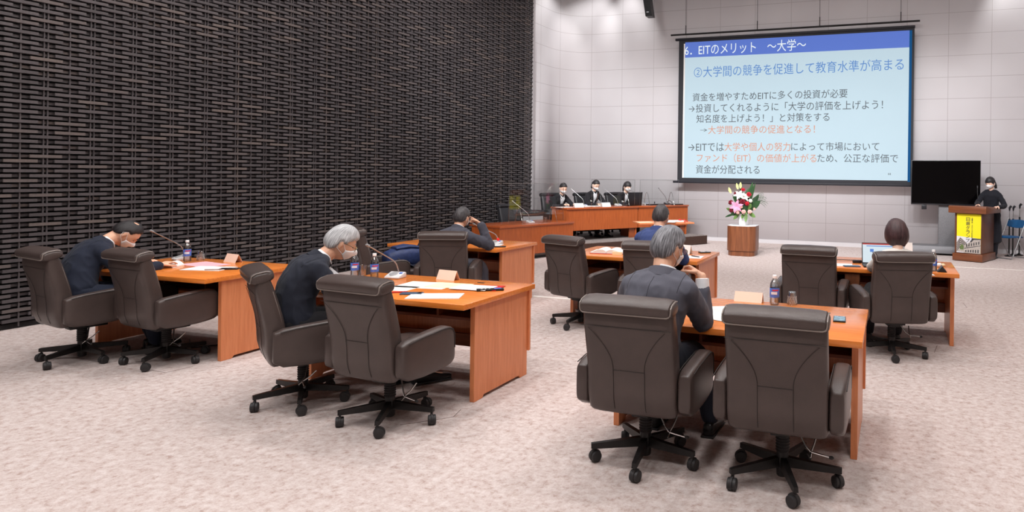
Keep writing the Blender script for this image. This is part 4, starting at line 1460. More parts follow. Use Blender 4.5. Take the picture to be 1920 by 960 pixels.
VASE = solo('flower_vase', G().lathe([(.085, 0), (.092, .004), (.122, .21), (.124, .23), (.118, .23), (.088, .012), (.001, .01)], 28), 'white_plastic', 'white flared vase on the octagonal pedestal', 'vase', VC)
BQ = thing('flower_arrangement', 'large bouquet of red, pink and white flowers in the white vase', 'flowers', VC + Vector((0, 0, .2)), YAW)
frng = random.Random(11)
def bloom(c, r, m_, kind='rose'):
    g = G()
    nrm = Vector((c[0] * .8, c[1] - .25, c[2] - .1)).normalized()
    q = Vector((0, 0, 1)).rotation_difference(nrm).to_matrix().to_4x4()
    mt = Matrix.Translation(c) @ q
    if kind == 'rose':
        for ring, (n, rr, tilt) in enumerate(((6, 1.0, .9), (5, .72, .55), (4, .42, .25))):
            for k in range(n):
                a = 2 * pi * k / n + ring * .5
                pm = mt @ Matrix.Rotation(a, 4, 'Z') @ Matrix.Translation((rr * r * .45, 0, r * (.15 + .2 * ring))) @ Matrix.Rotation(tilt, 4, 'Y')
                g.ell((0, 0, 0), (r * .16, r * .42, r * .48), 8, 6, mtx=pm)
    else:
        for k in range(6):
            a = 2 * pi * k / 6
            pm = mt @ Matrix.Rotation(a, 4, 'Z')
            rows = []
            for i in range(6):
                u = i / 5
                hw = r * .26 * sin(pi * (.12 + .86 * u)) + .001
                x = r * 1.25 * u
                zz = r * (.55 * u - .45 * u * u * u * 1.1)
                rows.append([(x, -hw, zz + .006), (x, 0, zz), (x, hw, zz + .006), (x, 0, zz + .003)])
            g.rings(rows, True, pm)
    return obj('bloom', g, m_, BQ)
def leafy(p0, p1, wd, m_, nm='leaf'):
    g = G()
    a, b = Vector(p0), Vector(p1)
    d_ = b - a
    side = d_.cross(Vector((0, 1, .2))).normalized()
    nn = side.cross(d_).normalized()
    rows = []
    for i in range(8):
        u = i / 7
        hw = wd * sin(pi * min(1, .08 + .92 * u)) ** .8 + .001
        c = a + d_ * u + nn * (.05 * sin(pi * u) * d_.length)
        rows.append([c - side * hw, c + nn * -.004, c + side * hw, c + nn * .003])
    g.rings(rows)
    return obj(nm, g, m_, BQ)
for c, r, m_, kd in (((-.02, -.05, .50), .055, 'fl_red', 'rose'), ((.09, -.08, .41), .065, 'fl_red', 'rose'), ((-.04, -.13, .27), .075, 'fl_dark', 'rose'), ((.05, -.14, .235), .055, 'fl_red', 'rose'),
                     ((-.26, -.08, .25), .065, 'fl_dark', 'rose'), ((-.25, -.10, .10), .06, 'fl_dark', 'rose'), ((-.17, -.06, .43), .045, 'fl_dark', 'rose'),
                     ((-.16, -.16, .18), .115, 'fl_pink', 'lily'), ((-.10, -.12, .40), .10, 'fl_white', 'lily'), ((.01, -.08, .36), .09, 'fl_white', 'lily'),
                     ((-.02, -.17, .08), .055, 'fl_pale', 'rose'), ((.10, -.16, .08), .055, 'fl_pale', 'rose'), ((.12, -.10, .29), .05, 'fl_white', 'rose'), ((-.13, -.15, .06), .045, 'fl_pale', 'rose'), ((.20, -.08, .13), .035, 'fl_pale', 'rose'), ((-.07, -.17, .17), .04, 'fl_pale', 'rose')):
    bloom(c, r, m_, kd)
for c, d_ in (((-.26, -.02, .44), (-.05, 0, .12)), ((-.12, -.02, .52), (-.03, 0, .13)), ((-.07, -.03, .54), (0, 0, .13))):
    leafy(c, (c[0] + d_[0], c[1], c[2] + d_[2]), .026, 'fl_lime', 'bud')
for p0, p1, wd, m_ in (((.05, 0, .10), (.19, .04, .68), .05, 'leaf'), ((.06, 0, .10), (.24, .02, .66), .038, 'leaf'), ((-.03, 0, .2), (-.06, .02, .60), .035, 'leaf'), ((.12, -.02, .10), (.33, -.06, .30), .07, 'leaf'),
                       ((.10, -.03, .12), (.31, -.02, .42), .06, 'leaf'), ((.04, -.12, .06), (.02, -.20, -.13), .035, 'leaf2'), ((.10, -.10, .05), (.22, -.18, -.03), .04, 'leaf2'), ((-.12, -.08, .05), (-.28, -.14, .02), .045, 'leaf'),
                       ((-.10, -.08, .03), (-.22, -.16, -.08), .035, 'leaf2'), ((-.22, -.05, .08), (-.36, -.08, .14), .03, 'leaf2'), ((-.20, -.04, .02), (-.38, -.08, -.04), .022, 'leaf'), ((0, -.1, .05), (-.06, -.19, -.06), .03, 'leaf2'),
                       ((.0, 0, .15), (-.22, .06, .40), .06, 'leaf'), ((.05, 0, .15), (.10, .10, .55), .06, 'leaf'), ((-.05, -.08, .12), (-.12, -.10, .32), .05, 'leaf'), ((.06, -.10, .12), (.14, -.12, .24), .045, 'leaf2'), ((.1, .0, .2), (.02, -.06, .46), .05, 'leaf')):
    leafy(p0, p1, wd, m_)
for k in range(9):
    a = -.1 + .11 * k
    g = G()
    L_ = .30 + .03 * (k % 3)
    p0 = Vector((.14, 0, .25))
    pts = [p0 + Vector((cos(a) * L_ * u, -.03, sin(a) * L_ * u + .10 * u - .16 * u * u * u)) for u in (0, .3, .6, .85, 1)]
    g.tube(pts, [.003, .003, .0035, .003, .001], 5)
    for u in (.45, .6, .75, .9):
        c = p0 + Vector((cos(a) * L_ * u, -.03, sin(a) * L_ * u + .10 * u - .16 * u * u * u))
        for s2 in (-1, 1):
            g.tube([c, c + Vector((.03, s2 * .01, s2 * .035))], [.002, .0006], 4)
    obj('fern_frond', g, 'leaf', BQ)
obj('stems', G().tube([(0, 0, -.17), (0, -.02, 0), (-.02, -.05, .2)], [.05, .09, .12], 10), 'leaf', BQ)

# ---------------------------------------------------------------- lectern microphone
mp_ = Lp + Matrix.Rotation(LANG, 3, 'Z') @ Vector((LW * .66, .30, 0))
t = thing('gooseneck_microphone', 'slim black gooseneck microphone rising from the lectern', 'microphone', (mp_.x, mp_.y, 1.058), LANG)
obj('base', G().lathe([(.03, 0), (.03, .012), (.02, .018), (.008, .02)], 16), 'dark_plastic', t)
obj('neck', G().tube([(0, 0, .015), (-.005, .0, .15), (-.02, .02, .29), (-.03, .05, .36)], .005, 8), 'black_metal', t)
obj('capsule', G().tube([(-.03, .05, .355), (-.032, .056, .37), (-.036, .066, .40), (-.037, .07, .405)], [.006, .010, .010, .006], 10), 'dark_plastic', t)

# ---------------------------------------------------------------- folding chair and mic stands
M['blue_vinyl'] = mat('blue_vinyl', srgb(22, 74, 118), .45, noise_scale=14, noise_amt=.12)
FC = thing('folding_chair', 'blue folding chair with a steel frame beside the lectern', 'chair', (2.27, 15.10, 0), 2.36)
for s2 in (-1, 1):
    x = s2 * .20
    obj('front_leg', G().tube([(x, .24, .012), (x, .20, .04), (x, -.20, .78), (x, -.21, .80)], .011, 10), 'steel', FC)
    obj('rear_leg', G().tube([(x * .92, -.24, .012), (x * .92, -.20, .05), (x * .92, .06, .43)], .011, 10), 'steel', FC)
obj('foot_bar', G().tube([(-.20, .24, .012), (.20, .24, .012)], .011, 10), 'steel', FC)
obj('foot_bar', G().tube([(-.184, -.24, .012), (.184, -.24, .012)], .011, 10), 'steel', FC)
g = G()
g.se_sweep([((0, y, .435 + dz), (1, 0, 0), (0, 0, 1), hw, .02, 4) for y, hw, dz in ((-.15, .17, -.006), (0, .185, 0), (.18, .18, .004), (.22, .17, .0))])
obj('seat', g, 'blue_vinyl', FC)
g = G()
g.se_sweep([((x, -.185 - .03 * (1 - (x / .2) ** 2), .69 + .02 * abs(x)), (0, .35, -.9), (0, .9, .35), h_, .012, 4) for x, h_ in ((-.195, .065), (-.12, .085), (0, .095), (.12, .085), (.195, .065))])
obj('backrest', g, 'blue_vinyl', FC)
for k, (px, lab, hh) in enumerate(((1892, 'leftmost of the three black microphone stands behind the folding chair', 1.23), (1899, 'middle one of the three black microphone stands, with a thick clip', 1.22), (1911, 'rightmost of the three black microphone stands behind the folding chair', 1.27))):
    yy = (15.45, 15.62, 15.74)[k]
    q = on_y(px, 460, yy)
    t = thing('microphone_stand', lab, 'microphone stand', (q.x, yy, 0), 0)
    hh = on_y(px, 388 if k < 2 else 384, yy).z
    obj('base', G().lathe([(.085, 0), (.085, .012), (.03, .03), (.015, .05)], 20), 'black_metal', t)
    obj('pole', G().tube([(0, 0, .03), (0, 0, hh * .75)], .013, 10), 'black_metal', t)
    obj('upper_tube', G().tube([(0, 0, hh * .72), (0, 0, hh - .05)], .009, 10), 'steel', t)
    obj('clutch', G().tube([(0, 0, hh * .68), (0, 0, hh * .76)], .018, 10), 'dark_plastic', t)
    obj('clip', G().tube([(0, 0, hh - .08), (.0, -.01, hh - .02), (.025, -.03, hh + .02)], [.012, .022, .026], 10), 'dark_plastic', t)

# ---------------------------------------------------------------- hanging speaker
A_, B_ = on_y(1219, 32, 15.2), on_y(1206, -40, 15.2)
t = thing('line_array_speaker', 'black curved column loudspeaker hanging high before the back wall', 'speaker', (0, 0, 0))
dx_ = (on_y(1225, 30, 15.2).x - on_y(1213, 30, 15.2).x)
g = G()
rows = []
for i in range(9):
    u = i / 8
    x = A_.x + (B_.x - A_.x) * (1.5 * u - .5 * u * u)
    z = A_.z + (7.0 - A_.z) * u
    rows.append([(x - dx_ / 2, 15.1, z), (x + dx_ / 2, 15.1, z), (x + dx_ / 2, 15.32, z), (x - dx_ / 2, 15.32, z)])
obj('cabinet', G().rings(rows), 'dark_plastic', t, ang=30)
obj('badge', G().box(A_.x - .055, A_.x + .0, 15.09, 15.1, A_.z + .09, A_.z + .11), 'label_white', t, smooth=False)
obj('suspension', G().tube([(B_.x, 15.2, 6.95), (B_.x, 15.2, WZ)], .02, 8), 'black_metal', t)
# thin floor cables under desks
solo('floor_cable', G().tube([Vector((-5.6, 4.72, .25)), Vector((-5.62, 4.66, .10)), Vector((-5.68, 4.55, .006)), Vector((-5.9, 4.3, .006)), Vector((-6.2, 4.5, .006))], .005, 6), 'dark_plastic', 'thin black cable on the carpet under the leftmost desk', 'cable')
solo('floor_cable', G().tube([Vector((-.98, 4.62, .24)), Vector((-.96, 4.5, .10)), Vector((-.93, 4.35, .006)), Vector((-.80, 4.2, .006)), Vector((-.5, 4.4, .006))], .005, 6), 'dark_plastic', 'thin black cable on the carpet under the right front desk', 'cable')

# ---------------------------------------------------------------- people
from mathutils.bvhtree import BVHTree
M['skin'] = mat('skin', srgb(222, 172, 144), .5, noise_scale=14, noise_amt=.06, subsurf=.08)
M['skin2'] = mat('skin_fair', srgb(232, 192, 170), .5, noise_scale=14, noise_amt=.05, subsurf=.08)
M['shirt'] = mat('white_shirt', srgb(232, 234, 238), .7, noise_scale=20, noise_amt=.03)
M['mask'] = mat('white_face_mask', srgb(238, 238, 240), .7, noise_scale=40, noise_amt=.03)
M['gold'] = mat('thin_metal_frame', srgb(190, 170, 130), .25, metal=.9, noise_scale=20, noise_amt=.05)
M['lens'] = clear('spectacle_lens', (.97, .97, .97, 1), .02, .04, .4)
M['eye'] = mat('dark_eye', srgb(40, 30, 28), .3, noise_scale=20, noise_amt=.1)
M['shoe'] = mat('black_shoe_leather', srgb(26, 24, 25), .28, noise_scale=12, noise_amt=.15)
def cloth(name, c):
    return mat(name, c, .8, spec=.25, noise_scale=5, noise_amt=.14, sheen=.06, bump=.25, bump_scale=320)
M['navy_suit'] = cloth('navy_suit_cloth', srgb(32, 37, 52))
M['charcoal_suit'] = cloth('charcoal_suit_cloth', srgb(36, 39, 50))
M['slate_suit'] = cloth('slate_suit_cloth', srgb(72, 72, 82))
M['blue_suit'] = cloth('blue_suit_cloth', srgb(58, 72, 118))
M['grey_suit'] = cloth('grey_suit_cloth', srgb(84, 84, 94))
M['black_suit'] = cloth('black_suit_cloth', srgb(30, 29, 33))
M['black_dress'] = cloth('black_dress_cloth', srgb(26, 27, 34))
M['white_knit'] = cloth('white_blouse_cloth', srgb(222, 216, 210))
def hairm(name, c1, c2, sc_=60):
    m = bpy.data.materials.new(name)
    m.use_nodes = True
    nt = m.node_tree
    b = nt.nodes['Principled BSDF']
    tc = nt.nodes.new('ShaderNodeTexCoord')
    mp = nt.nodes.new('ShaderNodeMapping')
    mp.inputs['Scale'].default_value = (sc_ * 2.6, sc_ * .10, 1)
    nt.links.new(tc.outputs['UV'], mp.inputs[0])
    n = nt.nodes.new('ShaderNodeTexNoise')
    n.inputs['Scale'].default_value = 1
    n.inputs['Detail'].default_value = 5
    n.inputs['Distortion'].default_value = .6
    nt.links.new(mp.outputs[0], n.inputs['Vector'])
    cr = nt.nodes.new('ShaderNodeValToRGB')
    cr.color_ramp.elements[0].position = .36
    cr.color_ramp.elements[0].color = c1
    cr.color_ramp.elements[1].position = .66
    cr.color_ramp.elements[1].color = c2
    nt.links.new(n.outputs['Fac'], cr.inputs[0])
    nt.links.new(cr.outputs[0], b.inputs['Base Color'])
    b.inputs['Roughness'].default_value = .42
    b.inputs['Specular IOR Level'].default_value = .4
    bp = nt.nodes.new('ShaderNodeBump')
    bp.inputs['Strength'].default_value = .7
    bp.inputs['Distance'].default_value = .004
    nt.links.new(n.outputs['Fac'], bp.inputs['Height'])
    nt.links.new(bp.outputs[0], b.inputs['Normal'])
    return m
M['hair_black'] = hairm('black_hair', srgb(22, 20, 22), srgb(52, 48, 50))
M['hair_greying'] = hairm('greying_hair', srgb(30, 28, 30), srgb(92, 88, 90))
M['hair_grey'] = hairm('grey_streaked_hair', srgb(44, 44, 48), srgb(158, 158, 164))
M['hair_white'] = hairm('white_grey_hair', srgb(132, 132, 134), srgb(212, 212, 214))
M['hair_brown'] = hairm('dark_brown_hair', srgb(38, 24, 26), srgb(86, 58, 60))

def sstep(a, b, x):
    t = max(0, min(1, (x - a) / (b - a)))
    return t * t * (3 - 2 * t)
def interp(tab, x):
    if x <= tab[0][0]:
        return tab[0][1]
    for (x0, y0), (x1, y1) in zip(tab, tab[1:]):
        if x <= x1:
            return y0 + (y1 - y0) * (x - x0) / (x1 - x0)
    return tab[-1][1]

def head_pt(th, ph, off=0.0, fem=False):
    """head surface: th azimuth (0 = face, + to the person's right), ph elevation; returns a point about the head centre"""
    d = Vector((sin(th) * cos(ph), cos(th) * cos(ph), sin(ph)))
    x, y, z = d.x * .0765, d.y * .097, d.z * .118
    fr = max(0, d.y)
    low = max(0, -d.z)
    x *= 1 - .26 * sstep(.15, .95, low) * (.4 + .6 * fr)
    if d.y < 0:
        y *= 1.03 - .35 * sstep(.25, .95, low)
        z *= 1.0
    y += .012 * fr * sstep(.45, .9, low)                                   # chin
    y -= .004 * fr
    e = lambda cx_, cz, sx, sz: exp(-((x - cx_) / sx) ** 2 - ((z - cz) / sz) ** 2) if d.y > .2 else 0
    y += .024 * e(0, -.022, .0125, .020) + .010 * e(0, .004, .009, .022)      # nose
    y -= .009 * (e(.031, .010, .016, .012) + e(-.031, .010, .016, .012))      # eye sockets
    y += .004 * (e(.030, .032, .022, .009) + e(-.030, .032, .022, .009))      # brows
    y += .006 * e(0, -.060, .020, .008) + .005 * e(0, -.072, .018, .007)      # lips
    y += .006 * e(0, -.098, .020, .013)
    y += .003 * (e(.042, -.02, .018, .018) + e(-.042, -.02, .018, .018))      # cheeks
    p = Vector((x, y, z))
    if off:
        p += p.normalized() * off
    return p

def head_rings(off_fn, nu=44, nv=30):
    out = []
    for j in range(nv + 1):
        ph = -pi / 2 + pi * j / nv
        ph = max(-pi / 2 + .02, min(pi / 2 - .02, ph))
        out.append([head_pt(2 * pi * i / nu, ph, off_fn(2 * pi * i / nu, ph)) for i in range(nu)])
    return out

def voxel(g, name, mats, vox, smooth=3, fac=.5, wrinkle=0.0, seed=0):
    """fuse overlapping shapes into one continuous skin"""
    bmesh.ops.recalc_face_normals(g.bm, faces=g.bm.faces)
    me = bpy.data.meshes.new('tmp')
    g.bm.to_mesh(me)
    g.bm.free()
    o = bpy.data.objects.new('tmp', me)
    sc.collection.objects.link(o)
    r = o.modifiers.new('r', 'REMESH')
    r.mode = 'VOXEL'
    r.voxel_size = vox
    if smooth:
        s_ = o.modifiers.new('s', 'SMOOTH')
        s_.iterations = smooth
        s_.factor = fac
    dg = bpy.context.evaluated_depsgraph_get()
    dg.update()
    me2 = bpy.data.meshes.new_from_object(o.evaluated_get(dg))
    bpy.data.objects.remove(o)
    bpy.data.meshes.remove(me)
    if wrinkle:
        me2.calc_loop_triangles()
        nr = [v.normal.copy() for v in me2.vertices]
        for v, n_ in zip(me2.vertices, nr):
            c = v.co * 9 + Vector((seed * 3.1, seed, 0))
            q = noise.noise(Vector((c.x, c.y, c.z * 1.7)))
            q2 = 1 - abs(noise.noise(Vector((c.x * 1.6 + 5, c.y * 1.6, c.z * .9)))) * 2
            v.co += n_ * (wrinkle * (q * .7 + max(0, q2) ** 2 * .8 - .2))
    me2.name = name
    me2.materials.clear()
    for m_ in (mats if isinstance(mats, (list, tuple)) else [mats]):
        me2.materials.append(M[m_])
    me2.polygons.foreach_set('use_smooth', [True] * len(me2.polygons))
    return me2

def limb(g, pts, rs, n=14):
    """tapered limb through joints, with rounded joints"""
    path, rad = [], []
    P = [Vector(p) for p in pts]
    for i in range(len(P) - 1):
        for k in range(6):
            u = k / 6
            path.append(P[i].lerp(P[i + 1], u))
            rad.append(rs[i] + (rs[i + 1] - rs[i]) * u)
    path.append(P[-1])
    rad.append(rs[-1])
    for _ in range(2):
        path = [path[0]] + [(path[i - 1] + path[i] * 2 + path[i + 1]) / 4 for i in range(1, len(path) - 1)] + [path[-1]]
    g.tube(path, rad, n)
    for p, r in ((path[0], rad[0]), (path[-1], rad[-1])):
        g.ell(p, (r, r, r), 12, 8)

def hand(g, wr, D, N, side, curl=(.35, .45, .35), splay=.07, thumb_in=.2, index_straight=False, k=1.0):
    """palm, five fingers; D towards the fingertips, N out of the palm, side +1/-1 = thumb direction along D x N"""
    D = D.normalized()
    N = (N - D * N.dot(D)).normalized()
    S = D.cross(N).normalized() * side
    wr = Vector(wr)
    g.se_sweep([(wr + D * t * k, S, N, a * k, b * k, 2.8) for t, a, b in ((-.012, .025, .020), (.012, .028, .019), (.04, .036, .017), (.07, .041, .0145), (.09, .040, .012))], n=18)
    for i, (ofs, ln, r) in enumerate(((.031, .070, .0086), (.0105, .077, .0088), (-.0105, .071, .0084), (-.030, .056, .0076))):
        base = wr + (D * .086 + S * ofs + N * 0) * k
        ang = splay * (1.5 - i) * .8
        d_ = (D * cos(ang) + S * sin(ang)).normalized()
        nn = N
        pts = [base - d_ * .012 * k, base]
        rs_ = [r * k, r * k]
        cc = (.08, .15, .1) if (index_straight and i == 0) else curl
        for f_, c_ in zip((.46, .30, .24), cc):
            a2 = c_
            d2 = (d_ * cos(a2) + nn * sin(a2)).normalized()
            nn = (nn * cos(a2) - d_ * sin(a2)).normalized()
            d_ = d2
            pts.append(pts[-1] + d_ * ln * f_ * k)
            rs_.append(rs_[-1] * .92)
        g.tube(pts, rs_, 10)
        g.ell(pts[-1], (rs_[-1],) * 3, 8, 6)
        for q, rq in zip(pts[1:-1], rs_[1:-1]):
            g.ell(q, (rq * 1.04,) * 3, 8, 6)
    b0 = wr + (D * .022 + S * .026) * k
    d_ = (D * .62 + S * (.75 - thumb_in) + N * (.25 + thumb_in)).normalized()
    pts = [b0, b0 + d_ * .040 * k]
    d2 = (d_ + D * .35 + N * .1 - S * .1).normalized()
    pts.append(pts[-1] + d2 * .032 * k)
    d3 = (d2 + D * .25 + N * .15 - S * .12).normalized()
    pts.append(pts[-1] + d3 * .026 * k)
    g.tube(pts, [.014 * k, .0115 * k, .0105 * k, .009 * k], 10)
    for q, rq in zip(pts[1:], (.0115, .0105, .009)):
        g.ell(q, (rq * k,) * 3, 8, 6)

def ik(a, b, hint, l1, l2):
    """elbow position between shoulder a and wrist b, bent towards hint"""
    a, b = Vector(a), Vector(b)
    d = b - a
    L_ = min(d.length, (l1 + l2) * .995)
    d.normalize()
    x = (l1 * l1 - l2 * l2 + L_ * L_) / (2 * L_)
    h = sqrt(max(0, l1 * l1 - x * x))
    n = Vector(hint) - a
    n = (n - d * n.dot(d)).normalized()
    return a + d * x + n * h, a + d * L_

HAIR = {
    'short': ([(-.11, -.080), (-.05, -.066), (-.022, -.030), (-.006, .016), (.025, .014), (.038, .040), (.062, .058), (.085, .064)], .013),
    'full': ([(-.11, -.088), (-.05, -.074), (-.024, -.040), (-.008, .014), (.025, .006), (.040, .034), (.060, .052), (.085, .058)], .020),
    'thin': ([(-.11, -.078), (-.05, -.064), (-.022, -.030), (-.006, .018), (.022, .018), (.036, .050), (.055, .070), (.085, .084)], .011),
    'bob': ([(-.11, -.112), (-.03, -.108), (.0, -.080), (.022, -.060), (.034, -.010), (.050, .030), (.085, .040)], .032),
    'tied': ([(-.11, -.070), (-.05, -.056), (-.022, -.020), (-.006, .020), (.02, .018), (.045, .050), (.065, .066), (.085, .074)], .011),
    'fringe': ([(-.11, -.075), (-.05, -.064), (-.022, -.030), (-.004, .0), (.026, -.028), (.040, .0), (.060, .026), (.085, .030)], .014),
}

def person(label, loc, rz, head_w, body='skin', jacket='navy_suit', trousers='navy_suit', hair='hair_black', style='short',
           hp=.3, hy=0.0, ht=0.0, neck=(0, .35, .94), fem=False, armL=None, armR=None, handL={}, handR={}, pelvis=(0, -.04, .575),
           knees=None, ankles=None, stand=False, mask=True, glasses=None, crown=0.0, vox=.006, lapel=True, shirt='shirt', bulge=-.06,
           pony=False, sh_yaw=0.0, skirt=False, badge=None, legs=True, cuffs=(), k=1.0, nlen=.168):
    t = thing('person', label, 'person', loc, rz)
    inv = t.matrix_basis.inverted() if False else (Matrix.Translation(loc) @ Matrix.Rotation(rz, 4, 'Z')).inverted()
    L = lambda w_: inv @ Vector(w_)
    H_ = L(head_w)
    nk = Vector(neck).normalized()
    NB = H_ - nk * nlen * k
    S0 = Vector(pelvis)
    mid = (S0 + NB) / 2 + Vector((0, bulge, .02))
    spine = [S0.lerp(mid, u).lerp(mid.lerp(NB, u), u) for u in [i / 10 for i in range(11)]]
    X = Matrix.Rotation(sh_yaw, 3, 'Z') @ Vector((1, 0, 0))
    shw = (.158 if fem else .183) * k
    up = (spine[10] - spine[8]).normalized()
    SH = {s_: NB - up * .070 + X * s_ * shw for s_ in (-1, 1)}
    wid = [(0, .178, .122), (.2, .174, .124), (.4, .172, .122), (.6, .182, .126), (.8, .196, .120), (.9, .178, .098), (.96, .125, .080), (1.0, .078, .068)]
    if fem:
        wid = [(0, .172, .112), (.2, .158, .105), (.4, .140, .096), (.6, .148, .106), (.8, .160, .100), (.9, .145, .084), (.96, .10, .068), (1.0, .064, .056)]
    def torso(g, sc_, drop=0.0):
        secs = []
        for i in range(11):
            u = i / 10
            tg = (spine[min(10, i + 1)] - spine[max(0, i - 1)]).normalized()
            A = Vector((1, 0, 0)).lerp(X, u)
            A = (A - tg * A.dot(tg)).normalized()
            B = tg.cross(A)
            hw = hb = 0
            for (u0, a0, b0), (u1, a1, b1) in zip(wid, wid[1:]):
                if u0 <= u <= u1 + 1e-6:
                    f = (u - u0) / (u1 - u0)
                    hw, hb = a0 + (a1 - a0) * f, b0 + (b1 - b0) * f
            secs.append((spine[i], A, B, hw * sc_ * k, hb * sc_ * k, 2.5))
        if drop:
            c, A, B, a_, b_, e_ = secs[0]
            secs.insert(0, (c - Vector((0, 0, drop)), A, B, a_ * 1.02, b_ * 1.05, e_))
        g.se_sweep(secs, n=28)
    la, lf = (.275, .245) if fem else (.295, .26)
    arms = {}
    for s_, sp in ((-1, armL), (1, armR)):
        sp = sp or {}
        wr = L(sp['w']) if 'w' in sp else (S0 + Vector((s_ * .16, .42, .21)))
        hint = L(sp['e']) if 'e' in sp else (SH[s_] + Vector((s_ * .22, -.05, -.3)))
        el, wr = ik(SH[s_], wr, hint, la * k, lf * k)
        arms[s_] = (SH[s_], el, wr)
    HM = Matrix.Translation(H_) @ Matrix.Rotation(hy, 4, 'Z') @ Matrix.Rotation(-hp, 4, 'X') @ Matrix.Rotation(ht, 4, 'Y') @ Matrix.Scale(k, 4)
    # legs
    kn = knees or [(-.13, .40, .515), (.13, .40, .515)]
    an = ankles or [(-.13, .44, .09), (.13, .44, .09)]
    hips = [S0 + Vector((-.09, 0, -.02)), S0 + Vector((.09, 0, -.02))]
    # --- body: one continuous surface
    g = G()
    torso(g, .86)
    g.rings(head_rings(lambda a, b: 0.0), True, HM)
    for s_ in (-1, 1):
        g.ell((0, 0, 0), (.009, .019, .030), 12, 8, HM @ Matrix.Translation((s_ * .0765, -.006, -.006)) @ Matrix.Rotation(s_ * -.35, 4, 'Z') @ Matrix.Rotation(-.15, 4, 'X'))
        g.ell((0, 0, 0), (.008, .010, .010), 10, 6, HM @ Matrix.Translation((s_ * .0745, .0, -.03)))
    nt_ = HM @ Vector((0, -.022, -.055))
    limb(g, [NB - nk * .04, nt_], [.060 * k if not fem else .050, .054 * k if not fem else .044])
    for s_, hs in ((-1, handL), (1, handR)):
        a, e_, w_ = arms[s_]
        limb(g, [a - X * s_ * .035 - up * .02, e_, w_], [.036, .032, .025])
        D = Vector(hs.get('D', (w_ - e_).normalized()))
        N = Vector(hs.get('N', (0, 0, -1)))
        hand(g, w_ + D.normalized() * .012, D, N, hs.get('side', s_ * -1 if N.z < 0 else s_), hs.get('curl', (.3, .4, .3)), hs.get('splay', .08), hs.get('thumb', .1), hs.get('index', False), .94 if not fem else .86)
    if legs:
        for i in range(2):
            limb(g, [hips[i], kn[i], an[i]], [.078, .052, .036])
            g.se_sweep([((an[i][0], an[i][1] + y, z), (1, 0, 0), (0, 0, 1), a_, b_, 2.5) for y, z, a_, b_ in ((-.05, an[i][2] - .045, .028, .03), (.03, an[i][2] - .04, .034, .034), (.13, an[i][2] - .055, .038, .02), (.18, an[i][2] - .06, .03, .014))])
    bd = link('body', voxel(g, 'body', body, vox, 2, .4), t)
    # --- face details
    for s_ in (-1, 1):
        g = G()
        rows = []
        for i in range(7):
            a = s_ * (.20 + .30 * i / 6)
            zc = .13 + .07 * sin(pi * i / 6) - .03 * i / 6
            p = head_pt(a, zc + .16, .0015)
            hh = .0032 * sin(pi * (.15 + .7 * i / 6))
            rows.append([p + Vector((0, 0, -hh)), p + Vector((0, .002, 0)), p + Vector((0, 0, hh)), p + Vector((0, -.003, 0))])
        g.rings(rows, True, HM)
        obj('eyebrow', g, hair if hair != 'hair_white' else 'mic_grey', t)
        g = G()
        pts = [head_pt(s_ * (.24 + .26 * i / 6), .075 - .02 * sin(pi * i / 6), .0015) for i in range(7)]
        g.tube(pts, [.0008, .0018, .0024, .0026, .0024, .0018, .0008], 6, HM)
        obj('eye', g, 'eye', t)
    # --- hair
    tab, th_ = HAIR[style]
    def hoff(a, b):
        p = head_pt(a, b)
        ln = interp(tab, p.y)
        h = p.z - ln + .007 * noise.noise(Vector((p.x * 70 + 3, p.y * 70, p.z * 18)))
        v = sstep(-.004, .016, h)
        if crown:
            dcr = (p - Vector((.012, -.035, .108))).length
            v *= 1 - crown * (1 - sstep(.012, .034, dcr))
        nz = noise.noise(Vector((p.x * 60, p.y * 22, p.z * 22)))
        return -.010 + (th_ * (.55 + .45 * sstep(-.085, -.005, p.z) if not fem else 1) + .010) * v * (1 + .10 * nz) + (.004 * sstep(.05, .1, p.z) if style in ('full', 'bob') else 0)
    nu, nv = 64, 40
    rr = head_rings(hoff, nu, nv)
    bm = bmesh.new()
    uvl = bm.loops.layers.uv.new('UVMap')
    vv = [[bm.verts.new(HM @ p) for p in r] for r in rr]
    for j in range(nv):
        for i in range(nu):
            f = bm.faces.new((vv[j][i], vv[j][(i + 1) % nu], vv[j + 1][(i + 1) % nu], vv[j + 1][i]))
            f.smooth = True
            for lp, (a, b) in zip(f.loops, ((i, j), (i + 1, j), (i + 1, j + 1), (i, j + 1))):
                lp[uvl].uv = (a / nu, b / nv)
    bmesh.ops.recalc_face_normals(bm, faces=bm.faces)
    me = bpy.data.meshes.new('hair')
    bm.to_mesh(me)
    bm.free()
    me.materials.append(M[hair])
    hr = link('hair', me, t)
    if pony:
        g = G()
        pts = [HM @ Vector(p) for p in pony]
        g.tube(pts, [.020, .030, .030, .022, .006][:len(pts)], 12)
        g.ell(pts[0], (.022, .022, .022), 10, 8)
        obj('ponytail', g, hair, hr)
    # --- mask
    if mask:
        g = G()
        rows = []
        n1, n2 = 17, 9
        for i in range(n1):
            a = -1.12 + 2.24 * i / (n1 - 1)
            q = abs(a) / 1.12
            e1 = -.06 - .16 * q ** 1.5 + .10 * (1 - sstep(0, .25, q))
            e0 = -.88 + .36 * q ** 1.8
            ring = []
            for j in range(n2):
                v = j / (n2 - 1)
                e_ = e0 + (e1 - e0) * v
                p = head_pt(a, e_, .004)
                p.y += .012 * cos(a * 1.2) * sin(pi * v) + (.001 if j % 2 else 0)
                ring.append(p)
            rows.append(ring)
        v_, f_ = [], []
        for r in rows:
            v_ += [HM @ p for p in r]
        for i in range(n1 - 1):
            for j in range(n2 - 1):
                f_.append((i * n2 + j, (i + 1) * n2 + j, (i + 1) * n2 + j + 1, i * n2 + j + 1))
        g.add(v_, f_)
        mk = obj('face_mask', g, 'mask', t, ang=60)
        so = mk.modifiers.new('thick', 'SOLIDIFY')
        so.thickness = .0022
